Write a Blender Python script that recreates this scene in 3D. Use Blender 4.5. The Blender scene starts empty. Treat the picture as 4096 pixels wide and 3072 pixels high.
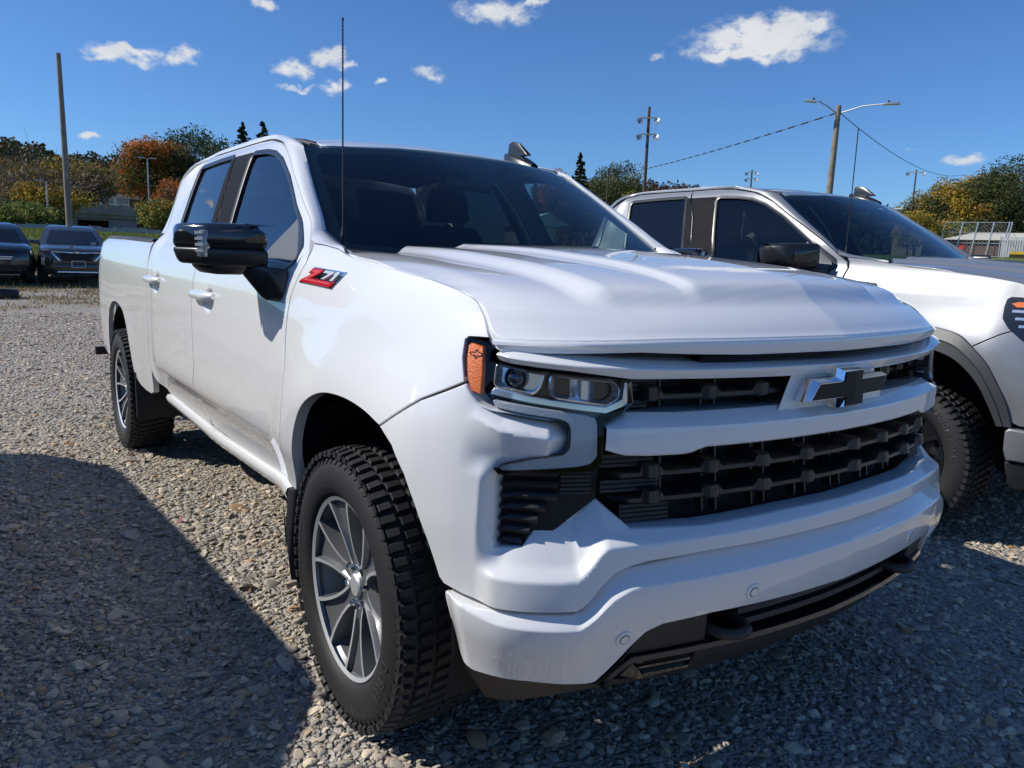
import bpy, bmesh, math, random
import numpy as np
from mathutils import Vector, Matrix, Euler
from mathutils.geometry import delaunay_2d_cdt

random.seed(7); RNG = np.random.default_rng(7)
scn = bpy.context.scene
COL = scn.collection

# ---------------------------------------------------------------- camera (metres; x = forward along the white truck, z up)
cam_d = bpy.data.cameras.new('camera')
cam = bpy.data.objects.new('camera', cam_d); COL.objects.link(cam)
cam_fwd = Vector((-0.80065724, 0.57734387, -0.16006889)); cam_right = Vector((0.58001855, 0.81388021, 0.03431458))
cam_up = cam_right.cross(cam_fwd)
cam.matrix_world = Matrix(((cam_right.x, cam_up.x, -cam_fwd.x, 1.98487), (cam_right.y, cam_up.y, -cam_fwd.y, -1.83975),
                           (cam_right.z, cam_up.z, -cam_fwd.z, 1.37242), (0, 0, 0, 1)))
cam_d.sensor_fit = 'HORIZONTAL'; cam_d.sensor_width = 36.0; cam_d.lens = 36.0 * 3068.23 / 4096.0
cam_d.clip_start = 0.05; cam_d.clip_end = 6000
scn.camera = cam

# ---------------------------------------------------------------- light
SUN = Vector((-0.565, -0.88, 0.92)).normalized()
sun_d = bpy.data.lights.new('sun', 'SUN'); sun_d.energy = 4.55; sun_d.angle = math.radians(0.53); sun_d.color = (1.0, 0.955, 0.88)
sun = bpy.data.objects.new('sun', sun_d); COL.objects.link(sun)
sun.rotation_euler = SUN.to_track_quat('Z', 'Y').to_euler(); sun.location = (-20, -28, 32)

world = bpy.data.worlds.new('World'); scn.world = world; world.use_nodes = True
wt = world.node_tree; wt.nodes.clear()
def wn(t, **kw):
    n = wt.nodes.new(t)
    for k, v in kw.items(): setattr(n, k, v)
    return n
def wmath(op, a, b=None, clamp=False):
    n = wn('ShaderNodeMath', operation=op, use_clamp=clamp)
    for i, v in enumerate((a, b)):
        if v is None: continue
        if isinstance(v, (int, float)): n.inputs[i].default_value = v
        else: wt.links.new(v, n.inputs[i])
    return n.outputs[0]
def wvec(op, a, b, out='Vector'):
    n = wn('ShaderNodeVectorMath', operation=op)
    for i, v in enumerate((a, b)):
        if isinstance(v, (tuple, Vector)): n.inputs[i].default_value = tuple(v)
        elif v is not None: wt.links.new(v, n.inputs[i])
    return n.outputs[out]
sky = wn('ShaderNodeTexSky', sky_type='NISHITA')
sky.sun_disc = False; sky.sun_elevation = math.asin(SUN.z); sky.sun_rotation = math.atan2(SUN.x, SUN.y)
sky.altitude = 500; sky.air_density = 1.0; sky.dust_density = 0.25; sky.ozone_density = 2.2
tc = wn('ShaderNodeTexCoord')
DIR = tc.outputs['Generated']
nz1 = wn('ShaderNodeTexNoise'); nz1.inputs['Scale'].default_value = 26; nz1.inputs['Detail'].default_value = 6; nz1.inputs['Roughness'].default_value = 0.6
wt.links.new(DIR, nz1.inputs['Vector'])
nz2 = wn('ShaderNodeTexNoise'); nz2.inputs['Scale'].default_value = 9; nz2.inputs['Detail'].default_value = 2
wt.links.new(wvec('ADD', DIR, (3.1, 1.7, .4)), nz2.inputs['Vector'])
nz3 = wn('ShaderNodeTexNoise'); nz3.inputs['Scale'].default_value = 48; nz3.inputs['Detail'].default_value = 7; nz3.inputs['Roughness'].default_value = .62
wt.links.new(wvec('MULTIPLY', DIR, (1, 1, 1.8)), nz3.inputs['Vector'])
warp = wvec('MULTIPLY', wvec('SUBTRACT', nz1.outputs['Color'], (.5, .5, .5)), (.05, .05, .03))
warp2 = wvec('MULTIPLY', wvec('SUBTRACT', nz2.outputs['Color'], (.5, .5, .5)), (.05, .05, .02))
WD = wvec('ADD', wvec('ADD', DIR, warp), warp2)
# clouds: (direction, half width, half height, tilt, opacity) - angles in radians, fixed places in the sky dome
CLOUDS = [
    (2.9809, 0.2059, 0.0351, 0.0084, -0.02, 1.0), (2.9956, 0.2007, 0.0200, 0.0047, 0.15, 1.0), (2.9608, 0.2133, 0.0206, 0.0066, 0.10, .9),
    (2.9204, 0.2137, 0.0247, 0.0096, 0.18, 1.0), (2.7961, 0.2104, 0.0260, 0.0110, 0.00, 1.0), (2.7601, 0.2246, 0.0237, 0.0110, 0.20, 1.0),
    (2.7395, 0.2177, 0.0213, 0.0061, 0.10, 1.0), (2.7504, 0.1959, 0.0203, 0.0067, 0.10, 1.0), (2.7910, 0.1916, 0.0289, 0.0041, 0.10, .8),
    (2.8280, 0.2751, 0.0149, 0.0085, 0.00, .9), (2.5473, 0.2870, 0.0478, 0.0127, 0.00, 1.0), (2.4995, 0.2968, 0.0216, 0.0058, 0.20, .9),
    (2.2356, 0.2604, 0.0759, 0.0251, -0.02, 1.2), (2.2553, 0.2441, 0.0670, 0.0099, -0.05, 1.2), (2.1954, 0.2705, 0.0368, 0.0166, -0.10, 1.2),
    (2.3504, 0.2459, 0.0108, 0.0070, 0.00, .6), (2.6335, 0.2183, 0.0221, 0.0083, 0.00, .75), (2.6908, 0.2044, 0.0088, 0.0052, 0.00, .8),
    (3.0176, 0.1158, 0.0143, 0.0039, 0.02, 1.0), (2.0000, 0.1228, 0.0261, 0.0068, -0.02, .8), (2.0511, 0.1390, 0.0101, 0.0025, 0.00, .4),
    (-2.966, 0.238, 0.030, 0.014, 0.2, 1.1), (-2.945, 0.243, 0.030, 0.008, 0.0, 1.0), (-2.957, 0.256, 0.014, 0.006, 0.1, .9), (-3.004, 0.216, 0.016, 0.006, 0.0, .9), (-3.036, 0.228, 0.008, 0.006, 0.0, .7),
    (-2.2, 0.5, 0.10, 0.03, 0.1, 1.0), (-0.8, 0.45, 0.12, 0.04, 0.0, 1.0), (0.5, 0.35, 0.10, 0.03, 0.0, 1.0), (1.3, 0.4, 0.09, 0.025, 0.1, 1.0), (-1.6, 0.25, 0.08, 0.015, 0.0, 1.0),
]
dens = None
for az, el, hw, hh, tilt, op in CLOUDS:
    c = Vector((math.cos(el) * math.cos(az), math.cos(el) * math.sin(az), math.sin(el)))
    e1 = Vector((-math.sin(az), math.cos(az), 0)) * -1.0
    e2 = e1.cross(c) * -1.0
    if e2.z < 0: e2 = -e2
    a1 = (e1 * math.cos(tilt) + e2 * math.sin(tilt)) / hw; a2 = (e2 * math.cos(tilt) - e1 * math.sin(tilt)) / hh
    dv = wvec('SUBTRACT', WD, tuple(c))
    u = wvec('DOT_PRODUCT', dv, tuple(a1), 'Value'); v = wvec('DOT_PRODUCT', dv, tuple(a2), 'Value')
    r2 = wmath('ADD', wmath('MULTIPLY', u, u), wmath('MULTIPLY', v, v))
    front = wmath('GREATER_THAN', wvec('DOT_PRODUCT', DIR, tuple(c), 'Value'), 0.3)
    m = wmath('MULTIPLY', wmath('MULTIPLY', wmath('POWER', 2.718, wmath('MULTIPLY', r2, -1.1)), op), front)
    dens = m if dens is None else wmath('MAXIMUM', dens, m)
cr = wn('ShaderNodeValToRGB'); cr.color_ramp.elements[0].position = .22; cr.color_ramp.elements[1].position = .92
cr.color_ramp.elements[0].color = (0, 0, 0, 1); cr.color_ramp.elements[1].color = (1, 1, 1, 1); cr.color_ramp.interpolation = 'EASE'
soft = wmath('MULTIPLY', dens, wmath('ADD', wmath('MULTIPLY', nz3.outputs['Fac'], 2.6), -.35))
wt.links.new(soft, cr.inputs['Fac'])
mixc = wn('ShaderNodeMix', data_type='RGBA')
wt.links.new(cr.outputs['Color'], mixc.inputs['Factor'])
tint = wn('ShaderNodeMix', data_type='RGBA', blend_type='MULTIPLY'); tint.inputs['Factor'].default_value = 1
wt.links.new(sky.outputs['Color'], tint.inputs['A']); tint.inputs['B'].default_value = (0.61, 0.97, 1.45, 1)
wt.links.new(tint.outputs['Result'], mixc.inputs['A']); 
shade = wn('ShaderNodeMix', data_type='RGBA'); shade.inputs['A'].default_value = (6.4, 6.9, 7.8, 1); shade.inputs['B'].default_value = (10.2, 10.4, 10.6, 1)
wt.links.new(nz1.outputs['Fac'], shade.inputs['Factor']); wt.links.new(shade.outputs['Result'], mixc.inputs['B'])
bg = wn('ShaderNodeBackground'); bg.inputs['Strength'].default_value = 0.085
wt.links.new(mixc.outputs['Result'], bg.inputs['Color'])
wo = wn('ShaderNodeOutputWorld'); wt.links.new(bg.outputs[0], wo.inputs['Surface'])

scn.view_settings.view_transform = 'Standard'; scn.view_settings.look = 'None'
scn.view_settings.exposure = 0.0; scn.view_settings.gamma = 1.0; scn.view_settings.use_curve_mapping = False
scn.render.engine = 'CYCLES'
scn.cycles.max_bounces = 10; scn.cycles.transparent_max_bounces = 16; scn.cycles.caustics_reflective = False; scn.cycles.caustics_refractive = False
scn.cycles.use_denoising = True

# ---------------------------------------------------------------- truck body surfaces
def pchip(xs, ys):
    xs = np.asarray(xs, float); ys = np.asarray(ys, float)
    h = np.diff(xs); dl = np.diff(ys) / h
    m = np.zeros_like(ys)
    for i in range(1, len(xs) - 1):
        if dl[i - 1] * dl[i] > 0:
            w1 = 2 * h[i] + h[i - 1]; w2 = h[i] + 2 * h[i - 1]
            m[i] = (w1 + w2) / (w1 / dl[i - 1] + w2 / dl[i])
    m[0] = dl[0]; m[-1] = dl[-1]
    def f(x):
        x = np.clip(np.asarray(x, float), xs[0], xs[-1])
        i = np.clip(np.searchsorted(xs, x, side='right') - 1, 0, len(xs) - 2)
        t = (x - xs[i]) / h[i]
        return ((1 + 2 * t) * (1 - t) ** 2 * ys[i] + t * (1 - t) ** 2 * h[i] * m[i]
                + t * t * (3 - 2 * t) * ys[i + 1] + t * t * (t - 1) * h[i] * m[i + 1])
    return f

def sstep(a, b, x):
    t = np.clip((np.asarray(x, float) - a) / (b - a), 0, 1)
    return t * t * (3 - 2 * t)

def catmull(pts, n):
    pts = np.asarray(pts, float)
    d = np.r_[0, np.cumsum(np.linalg.norm(np.diff(pts, axis=0), axis=1))]
    t = np.linspace(0, d[-1], n)
    out = []
    for k in range(pts.shape[1]):
        m = np.gradient(pts[:, k], d)
        i = np.clip(np.searchsorted(d, t, side='right') - 1, 0, len(d) - 2)
        h = d[i + 1] - d[i]; u = (t - d[i]) / h
        out.append((1 + 2 * u) * (1 - u) ** 2 * pts[i, k] + u * (1 - u) ** 2 * h * m[i]
                   + u * u * (3 - 2 * u) * pts[i + 1, k] + u * u * (u - 1) * h * m[i + 1])
    return np.stack(out, 1)

# plan outline of the belt: front centre -> right corner -> right side -> tail (q = outward side coordinate, positive)
_pl = catmull([(.94, 0), (.931, .2), (.907, .4), (.862, .6), (.825, .72), (.775, .83), (.705, .918), (.60, .972),
               (.48, .994), (.36, 1.0), (.25, 1.0), (0, 1.0), (-.5, 1.0), (-2.5, 1.0), (-4.2, 1.0), (-4.4, .998), (-4.55, .99),
               (-4.66, .965), (-4.73, .92), (-4.76, .85), (-4.77, .6), (-4.77, 0)], 2400)
_ds = np.r_[0, np.cumsum(np.linalg.norm(np.diff(_pl, axis=0), axis=1))]
_tn = np.gradient(_pl, _ds, axis=0)
_tn /= np.linalg.norm(_tn, axis=1)[:, None]
def plan(s):
    """plan position (x, q) and outward normal at arclength s (s<0 mirrors q)"""
    a = np.abs(s); sg = np.where(np.asarray(s) < 0, -1., 1.)
    x = np.interp(a, _ds, _pl[:, 0]); q = np.interp(a, _ds, _pl[:, 1])
    tx = np.interp(a, _ds, _tn[:, 0]); tq = np.interp(a, _ds, _tn[:, 1])
    l = np.hypot(tx, tq)
    return x, q * sg, tq / l, -tx / l * sg
def s_of_x(x):                    # arclength of side position x
    k = np.argmin(np.abs(_pl[:1500, 0] - .30) + (_pl[:1500, 1] < .9) * 9)
    return _ds[k] + (_pl[k, 0] - np.asarray(x, float))
def x_of_s(s):
    return np.interp(np.abs(s), _ds, _pl[:, 0])

_wdoor = pchip([.30, .38, .46, .60, .69, .74, .80, .95, 1.1, 1.2, 1.28, 1.36, 1.41, 1.55, 1.70, 1.79, 1.83, 1.86],
               [.88, .91, .938, .944, .973, .998, 1.006, 1.006, 1.003, .996, .984, .957, .923, .862, .797, .752, .722, .685])
_wfend = pchip([.30, .38, .60, .80, .95, 1.05, 1.15, 1.22, 1.28, 1.32, 1.36, 1.40, 1.44, 1.48, 1.86],
               [.925, .945, .962, 1.000, 1.010, 1.006, .995, .980, .958, .938, .912, .885, .855, .82, .60])
_wbed = pchip([.30, .40, .60, .80, 1.0, 1.12, 1.2, 1.3, 1.38, 1.41, 1.43, 1.86],
              [.92, .955, .98, .995, 1.0, .998, .993, .980, .962, .948, .92, .80])
def side_w(x, z):
    x = np.asarray(x, float); z = np.asarray(z, float)
    w = _wdoor(z)
    kf = sstep(-.80, -.10, x); kb = sstep(-2.48, -2.62, x)
    w = w * (1 - kf) * (1 - kb) + _wfend(z) * kf * (1 - kb) + _wbed(z) * kb
    # squared-off flares over both wheel openings
    for cx, cz, amp in ((0.05, .46, .028), (-3.76, .46, .004)):
        r = ((np.abs(x - cx) / .68) ** 2.6 + (np.abs(np.maximum(z - cz, -.2)) / .70) ** 2.6) ** (1 / 2.6)
        w = w + amp * (1 - sstep(.72, 1.05, r))
    w = w - .044 * sstep(.05, .53, x) * sstep(.98, 1.26, z)          # fender crown turns in to the hood corner
    w = w - .038 * sstep(-1.9, -.65, x) * sstep(1.35, 1.50, z)            # the cab narrows towards the windscreen
    return w
_dfront = pchip([.20, .30, .42, .50, .56, .62, .72, .80, .9, 1.0, 1.08, 1.16, 1.20, 1.26],
                [-.10, -.06, -.035, -.012, 0, .004, -.004, -.012, -.026, -.040, -.050, -.054, -.062, -.09])
def d0(s, z):
    x = x_of_s(s)
    k = sstep(.80, .40, x) * (np.abs(s) < 3 + 9 * (x < .3))
    return _dfront(z) * (1 - k) + (side_w(x, z) - 1.0) * k
def belt(s, z, e=0., side=-1):
    """3-D point on the belt surface at arclength s, height z, pushed e outwards"""
    s = np.asarray(s, float); z = np.asarray(z, float)
    x, q, nx, nq = plan(s)
    d = d0(s, z) + e
    return np.stack([x + nx * d, (q + nq * d) * side, z + 0 * x], -1)

# hood: z over (x, y)
_lipx = pchip([0, .2, .4, .6, .72, .82, .88, .912, .97], [.886, .870, .845, .801, .757, .697, .642, .603, .50])
_hprof = pchip([-.03, 0, .03, .06, .10, .20, .40, .60, .84, 1.0, 1.3, 1.6], [-.014, 0, .026, .048, .070, .102, .134, .152, .168, .173, .178, .180])
def hood_z(x, y):
    a = np.abs(np.asarray(y, float))
    u = _lipx(a) - np.asarray(x, float)
    z = 1.214 - .010 * sstep(.5, .95, a) + _hprof(u)
    z = z + .015 * sstep(.55, .90, a) * sstep(.02, .08, u)
    z = z - .002 * sstep(.80, .90, a) * sstep(.5, .7, u) - .008 * sstep(.82, .895, a) * sstep(.12, .22, u) * (1 - sstep(.40, .6, u))
    k = sstep(.085, .15, u)
    z = z + k * (.026 * sstep(.70, .615, a) - .006) + .017 * sstep(.42, .365, a) * sstep(.10, .16, u) - .020 * np.minimum(a, .6) * sstep(.0, .12, u) + .008 * sstep(.3, .6, a) * k
    return z

# cab roof: z over (x, y)
_rc = pchip([-2.75, -2.55, -2.2, -1.8, -1.5, -1.3, -1.15, -1.05], [1.862, 1.882, 1.900, 1.905, 1.897, 1.878, 1.852, 1.826])
def roof_z(x, y):
    a = np.abs(y)
    return _rc(x) - .045 * (a / .70) ** 2.2 - .05 * sstep(.62, .78, a) ** 2

# ---------------------------------------------------------------- materials
MATS = {}
def mat(name, col=(.5, .5, .5), rough=.5, metal=0., coat=0., coat_rough=.03, spec=.5, alpha=None, emit=None, bump=None, var=None, sheen=0):
    """procedural principled material; bump=(scale, strength, detail), var=(scale, amount) adds colour mottling"""
    m = bpy.data.materials.new(name); m.use_nodes = True
    nt = m.node_tree; b = nt.nodes['Principled BSDF']
    b.inputs['Base Color'].default_value = (*col, 1); b.inputs['Roughness'].default_value = rough
    b.inputs['Metallic'].default_value = metal; b.inputs['Coat Weight'].default_value = coat
    b.inputs['Coat Roughness'].default_value = coat_rough; b.inputs['Specular IOR Level'].default_value = spec
    if bump or var:
        t = nt.nodes.new('ShaderNodeTexCoord')
    if bump:
        n = nt.nodes.new('ShaderNodeTexNoise'); n.inputs['Scale'].default_value = bump[0]; n.inputs['Detail'].default_value = bump[2] if len(bump) > 2 else 3
        bp = nt.nodes.new('ShaderNodeBump'); bp.inputs['Strength'].default_value = bump[1]; bp.inputs['Distance'].default_value = .01
        nt.links.new(t.outputs['Object'], n.inputs['Vector']); nt.links.new(n.outputs['Fac'], bp.inputs['Height']); nt.links.new(bp.outputs[0], b.inputs['Normal'])
    if var:
        n = nt.nodes.new('ShaderNodeTexNoise'); n.inputs['Scale'].default_value = var[0]; n.inputs['Detail'].default_value = 5
        r = nt.nodes.new('ShaderNodeValToRGB'); k = var[1]
        r.color_ramp.elements[0].position = .3; r.color_ramp.elements[1].position = .7
        r.color_ramp.elements[0].color = (*[c * (1 - k) for c in col], 1); r.color_ramp.elements[1].color = (*[min(1, c * (1 + k)) for c in col], 1)
        nt.links.new(t.outputs['Object'], n.inputs['Vector']); nt.links.new(n.outputs['Fac'], r.inputs['Fac']); nt.links.new(r.outputs[0], b.inputs['Base Color'])
    MATS[name] = m
    return m
def glass(name, tint, refl=1.0, rough=0.0, ior=1.5, body=0.0, bodycol=(.02, .03, .035)):
    """thin pane: tinted see-through plus Fresnel reflection (body>0 adds a share of dark film)"""
    m = bpy.data.materials.new(name); m.use_nodes = True; nt = m.node_tree; nt.nodes.clear()
    o = nt.nodes.new('ShaderNodeOutputMaterial'); tr = nt.nodes.new('ShaderNodeBsdfTransparent'); tr.inputs[0].default_value = (*tint, 1)
    gl = nt.nodes.new('ShaderNodeBsdfGlossy'); gl.inputs['Roughness'].default_value = rough; gl.inputs['Color'].default_value = (1, 1, 1, 1)
    fr = nt.nodes.new('ShaderNodeFresnel'); fr.inputs['IOR'].default_value = ior
    mu = nt.nodes.new('ShaderNodeMath'); mu.operation = 'MULTIPLY'; mu.inputs[1].default_value = refl; mu.use_clamp = True
    gm_ = nt.nodes.new('ShaderNodeNewGeometry'); io = nt.nodes.new('ShaderNodeMapRange'); io.inputs['To Min'].default_value = ior; io.inputs['To Max'].default_value = 1 / ior   # same reflectance from both sides of the thin pane
    nt.links.new(gm_.outputs['Backfacing'], io.inputs['Value']); nt.links.new(io.outputs[0], fr.inputs['IOR'])
    mx = nt.nodes.new('ShaderNodeMixShader'); nt.links.new(fr.outputs[0], mu.inputs[0]); nt.links.new(mu.outputs[0], mx.inputs[0])
    src = tr.outputs[0]
    if body:
        df = nt.nodes.new('ShaderNodeBsdfDiffuse'); df.inputs[0].default_value = (*bodycol, 1)
        m2 = nt.nodes.new('ShaderNodeMixShader'); m2.inputs[0].default_value = body
        nt.links.new(tr.outputs[0], m2.inputs[1]); nt.links.new(df.outputs[0], m2.inputs[2]); src = m2.outputs[0]
    nt.links.new(src, mx.inputs[1]); nt.links.new(gl.outputs[0], mx.inputs[2]); nt.links.new(mx.outputs[0], o.inputs['Surface'])
    MATS[name] = m
    return m
def attr_mat(name, rough=.7, transl=.0, spec=.3):
    """colour comes from each piece's own colour attribute 'tint'"""
    m = bpy.data.materials.new(name); m.use_nodes = True; nt = m.node_tree; b = nt.nodes['Principled BSDF']
    a = nt.nodes.new('ShaderNodeAttribute'); a.attribute_name = 'tint'
    nt.links.new(a.outputs['Color'], b.inputs['Base Color']); b.inputs['Roughness'].default_value = rough; b.inputs['Specular IOR Level'].default_value = spec
    if transl:
        t = nt.nodes.new('ShaderNodeBsdfTranslucent'); nt.links.new(a.outputs['Color'], t.inputs[0])
        mx = nt.nodes.new('ShaderNodeMixShader'); mx.inputs[0].default_value = transl
        o = nt.nodes['Material Output']; nt.links.new(b.outputs[0], mx.inputs[1]); nt.links.new(t.outputs[0], mx.inputs[2]); nt.links.new(mx.outputs[0], o.inputs['Surface'])
    MATS[name] = m
    return m

# ---------------------------------------------------------------- objects
def empty(name, loc=(0, 0, 0), rz=0., parent=None):
    o = bpy.data.objects.new(name, None); o.location = loc; o.rotation_euler = (0, 0, rz); o.empty_display_size = .2
    COL.objects.link(o)
    if parent: o.parent = parent
    return o
def tag(o, label, cat, group=None):
    o['label'] = label; o['category'] = cat
    if group: o['group'] = group
    return o
def structure(o): o['kind'] = 'structure'; return o
def stuff(o, label=None):
    o['kind'] = 'stuff'
    if label: o['label'] = label
    return o
def link_mesh(name, me, m=None, parent=None):
    o = bpy.data.objects.new(name, me); COL.objects.link(o)
    if m is not None:
        for x in (m if isinstance(m, (list, tuple)) else [m]): me.materials.append(x)
    if parent is not None: o.parent = parent
    return o
def mesh(name, V, F, m=None, parent=None, angle=35, normals=None, smooth=True, midx=None):
    me = bpy.data.meshes.new(name)
    me.from_pydata([tuple(map(float, v)) for v in V], [], [tuple(map(int, f)) for f in F])
    if smooth:
        me.polygons.foreach_set('use_smooth', [True] * len(me.polygons))
        if angle is not None and normals is None: me.set_sharp_from_angle(angle=math.radians(angle))
    if midx is not None: me.polygons.foreach_set('material_index', [int(i) for i in midx])
    me.update()
    if normals is not None: me.normals_split_custom_set_from_vertices([tuple(map(float, n)) for n in normals])
    return link_mesh(name, me, m, parent)
def big_mesh(name, V, F, m=None, parent=None, tint=None, smooth=False):
    """fast triangle/quad mesh from numpy arrays; tint is a per-face colour"""
    V = np.asarray(V, np.float32); F = np.asarray(F, np.int32); k = F.shape[1]
    me = bpy.data.meshes.new(name)
    me.vertices.add(len(V)); me.vertices.foreach_set('co', V.ravel())
    me.loops.add(F.size); me.loops.foreach_set('vertex_index', F.ravel())
    me.polygons.add(len(F)); me.polygons.foreach_set('loop_start', np.arange(0, F.size, k, dtype=np.int32))
    if smooth: me.polygons.foreach_set('use_smooth', np.ones(len(F), bool))
    if tint is not None:
        a = me.attributes.new('tint', 'FLOAT_COLOR', 'FACE')
        t = np.ones((len(F), 4), np.float32); t[:, :3] = tint; a.data.foreach_set('color', t.ravel())
    me.update(calc_edges=True); me.validate()
    return link_mesh(name, me, m, parent)
def box(name, size, loc=(0, 0, 0), rot=(0, 0, 0), m=None, parent=None, bev=.0, seg=2, taper=None):
    bm = bmesh.new(); bmesh.ops.create_cube(bm, size=1)
    for v in bm.verts:
        v.co = Vector((v.co.x * size[0], v.co.y * size[1], v.co.z * size[2]))
        if taper and v.co.z > 0: v.co.x *= taper[0]; v.co.y *= taper[1]
    if bev: bmesh.ops.bevel(bm, geom=bm.edges[:] , offset=bev, segments=seg, affect='EDGES', profile=.5)
    bm.transform(Matrix.Translation(loc) @ Euler(rot).to_matrix().to_4x4())
    return bm_obj(name, bm, m, parent)
def bm_obj(name, bm, m=None, parent=None, angle=35):
    me = bpy.data.meshes.new(name); bmesh.ops.recalc_face_normals(bm, faces=bm.faces[:]); bm.to_mesh(me); bm.free()
    me.polygons.foreach_set('use_smooth', [True] * len(me.polygons)); me.set_sharp_from_angle(angle=math.radians(angle))
    return link_mesh(name, me, m, parent)
def hull_bm(pts, bev=0, seg=2):
    bm = bmesh.new(); vs = [bm.verts.new(p) for p in pts]
    r = bmesh.ops.convex_hull(bm, input=vs)
    bmesh.ops.dissolve_limit(bm, angle_limit=.02, verts=bm.verts[:], edges=bm.edges[:])
    if bev: bmesh.ops.bevel(bm, geom=bm.edges[:], offset=bev, segments=seg, affect='EDGES', profile=.5)
    return bm
def grid_faces(n, k, close=False):
    F = []
    for i in range(n - 1):
        for j in range(k if close else k - 1):
            j2 = (j + 1) % k
            F.append((i * k + j, i * k + j2, (i + 1) * k + j2, (i + 1) * k + j))
    return F
def loft(name, rows, m=None, parent=None, angle=30, close=False, caps=False, flip=False):
    """rows: list of (k,3) arrays joined in order (close joins each row into a ring)"""
    rows = [np.asarray(r, float) for r in rows]; k = len(rows[0])
    V = np.concatenate(rows); F = grid_faces(len(rows), k, close)
    if caps: F.append(tuple(range(k))[::-1]); F.append(tuple((len(rows) - 1) * k + j for j in range(k)))
    if flip: F = [f[::-1] for f in F]
    return mesh(name, V, F, m, parent, angle)
def tube_geo(path, rad, n=8):
    path = np.asarray(path, float); L = len(path)
    rad = np.full(L, rad) if np.isscalar(rad) else np.asarray(rad, float)
    T = np.gradient(path, axis=0); T /= np.linalg.norm(T, axis=1)[:, None] + 1e-12
    up = np.array([0, 0, 1.]) if abs(T[0][2]) < .9 else np.array([1., 0, 0])
    V = []
    for p, t, r in zip(path, T, rad):
        a = np.cross(t, up); a /= np.linalg.norm(a) + 1e-12; b = np.cross(a, t)
        for j in range(n):
            q = 2 * math.pi * j / n; V.append(p + r * (math.cos(q) * a + math.sin(q) * b))
    F = grid_faces(L, n, True); F.append(tuple(range(n))); F.append(tuple((L - 1) * n + j for j in range(n))[::-1])
    return np.array(V), F
def tube(name, path, rad, m=None, parent=None, n=8, angle=50):
    V, F = tube_geo(path, rad, n)
    return mesh(name, V, F, m, parent, angle)
class Geo:
    """collects loose pieces of ONE part"""
    def __init__(s): s.V = []; s.F = []; s.M = []; s.n = 0
    def add(s, V, F, mi=0):
        s.V.append(np.asarray(V, float)); s.F += [tuple(int(i) + s.n for i in f) for f in F]; s.M += [mi] * len(F); s.n += len(V); return s
    def box(s, size, loc, rot=None, mi=0):
        a = np.array([[x, y, z] for x in (-.5, .5) for y in (-.5, .5) for z in (-.5, .5)]) * np.array(size)
        if rot is not None: a = a @ np.array(Euler(rot).to_matrix()).T
        return s.add(a + np.array(loc), [(0, 1, 3, 2), (4, 6, 7, 5), (0, 4, 5, 1), (2, 3, 7, 6), (0, 2, 6, 4), (1, 5, 7, 3)], mi)
    def tube(s, path, rad, n=6, mi=0): V, F = tube_geo(path, rad, n); return s.add(V, F, mi)
    def obj(s, name, m=None, parent=None, angle=35, smooth=True):
        return mesh(name, np.concatenate(s.V), s.F, m, parent, angle, smooth=smooth, midx=s.M)
def lathe_geo(prof, n, axis='y'):
    """prof: (radius, along) rows, revolved round the local y axis"""
    V = []
    for r, y in prof:
        for j in range(n):
            q = 2 * math.pi * j / n; V.append((r * math.cos(q), y, r * math.sin(q)))
    return np.array(V), grid_faces(len(prof), n, True)

def densify(poly, step):
    poly = np.asarray(poly, float); out = []
    for i in range(len(poly)):
        a = poly[i]; b = poly[(i + 1) % len(poly)]; n = max(1, int(math.ceil(np.linalg.norm(b - a) / step)))
        for j in range(n): out.append(a + (b - a) * j / n)
    return np.array(out)
def area2(p): x, y = p[:, 0], p[:, 1]; return float(np.sum(x * np.roll(y, -1) - y * np.roll(x, -1)))
def round_poly(poly, r, n=4):
    """round the corners of a polygon"""
    poly = np.asarray(poly, float); out = []; N = len(poly)
    rr = [r] * N if np.isscalar(r) else r
    for i in range(N):
        a, p, b = poly[i - 1], poly[i], poly[(i + 1) % N]
        u = a - p; v = b - p; lu = np.linalg.norm(u); lv = np.linalg.norm(v)
        d = min(rr[i], lu * .45, lv * .45)
        if d < 1e-5: out.append(p); continue
        A = p + u / lu * d; B = p + v / lv * d
        for t in np.linspace(0, 1, n + 1): out.append((1 - t) ** 2 * A + 2 * t * (1 - t) * p + t * t * B)
    return np.array(out)
def smooth_poly(pts, n):
    """closed or open catmull through points (open)"""
    return catmull(pts, n)
def inset(poly, d):
    p = np.asarray(poly); sg = 1 if area2(p) > 0 else -1
    a = np.roll(p, 1, 0); b = np.roll(p, -1, 0)
    def nrm(v): l = np.linalg.norm(v, axis=1)[:, None]; return np.stack([-v[:, 1], v[:, 0]], 1) / np.maximum(l, 1e-9)
    n = nrm(p - a) + nrm(b - p); l = np.linalg.norm(n, axis=1)[:, None]; n = n / np.maximum(l, .5)
    return p + n * d * sg
def inside(pts, poly):
    x, y = pts[:, 0][:, None], pts[:, 1][:, None]
    x1, y1 = poly[:, 0][None], poly[:, 1][None]; x2, y2 = np.roll(poly[:, 0], -1)[None], np.roll(poly[:, 1], -1)[None]
    c = ((y1 > y) != (y2 > y)) & (x < (x2 - x1) * (y - y1) / np.where(y2 == y1, 1e-12, y2 - y1) + x1)
    return c.sum(1) % 2 == 1
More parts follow.
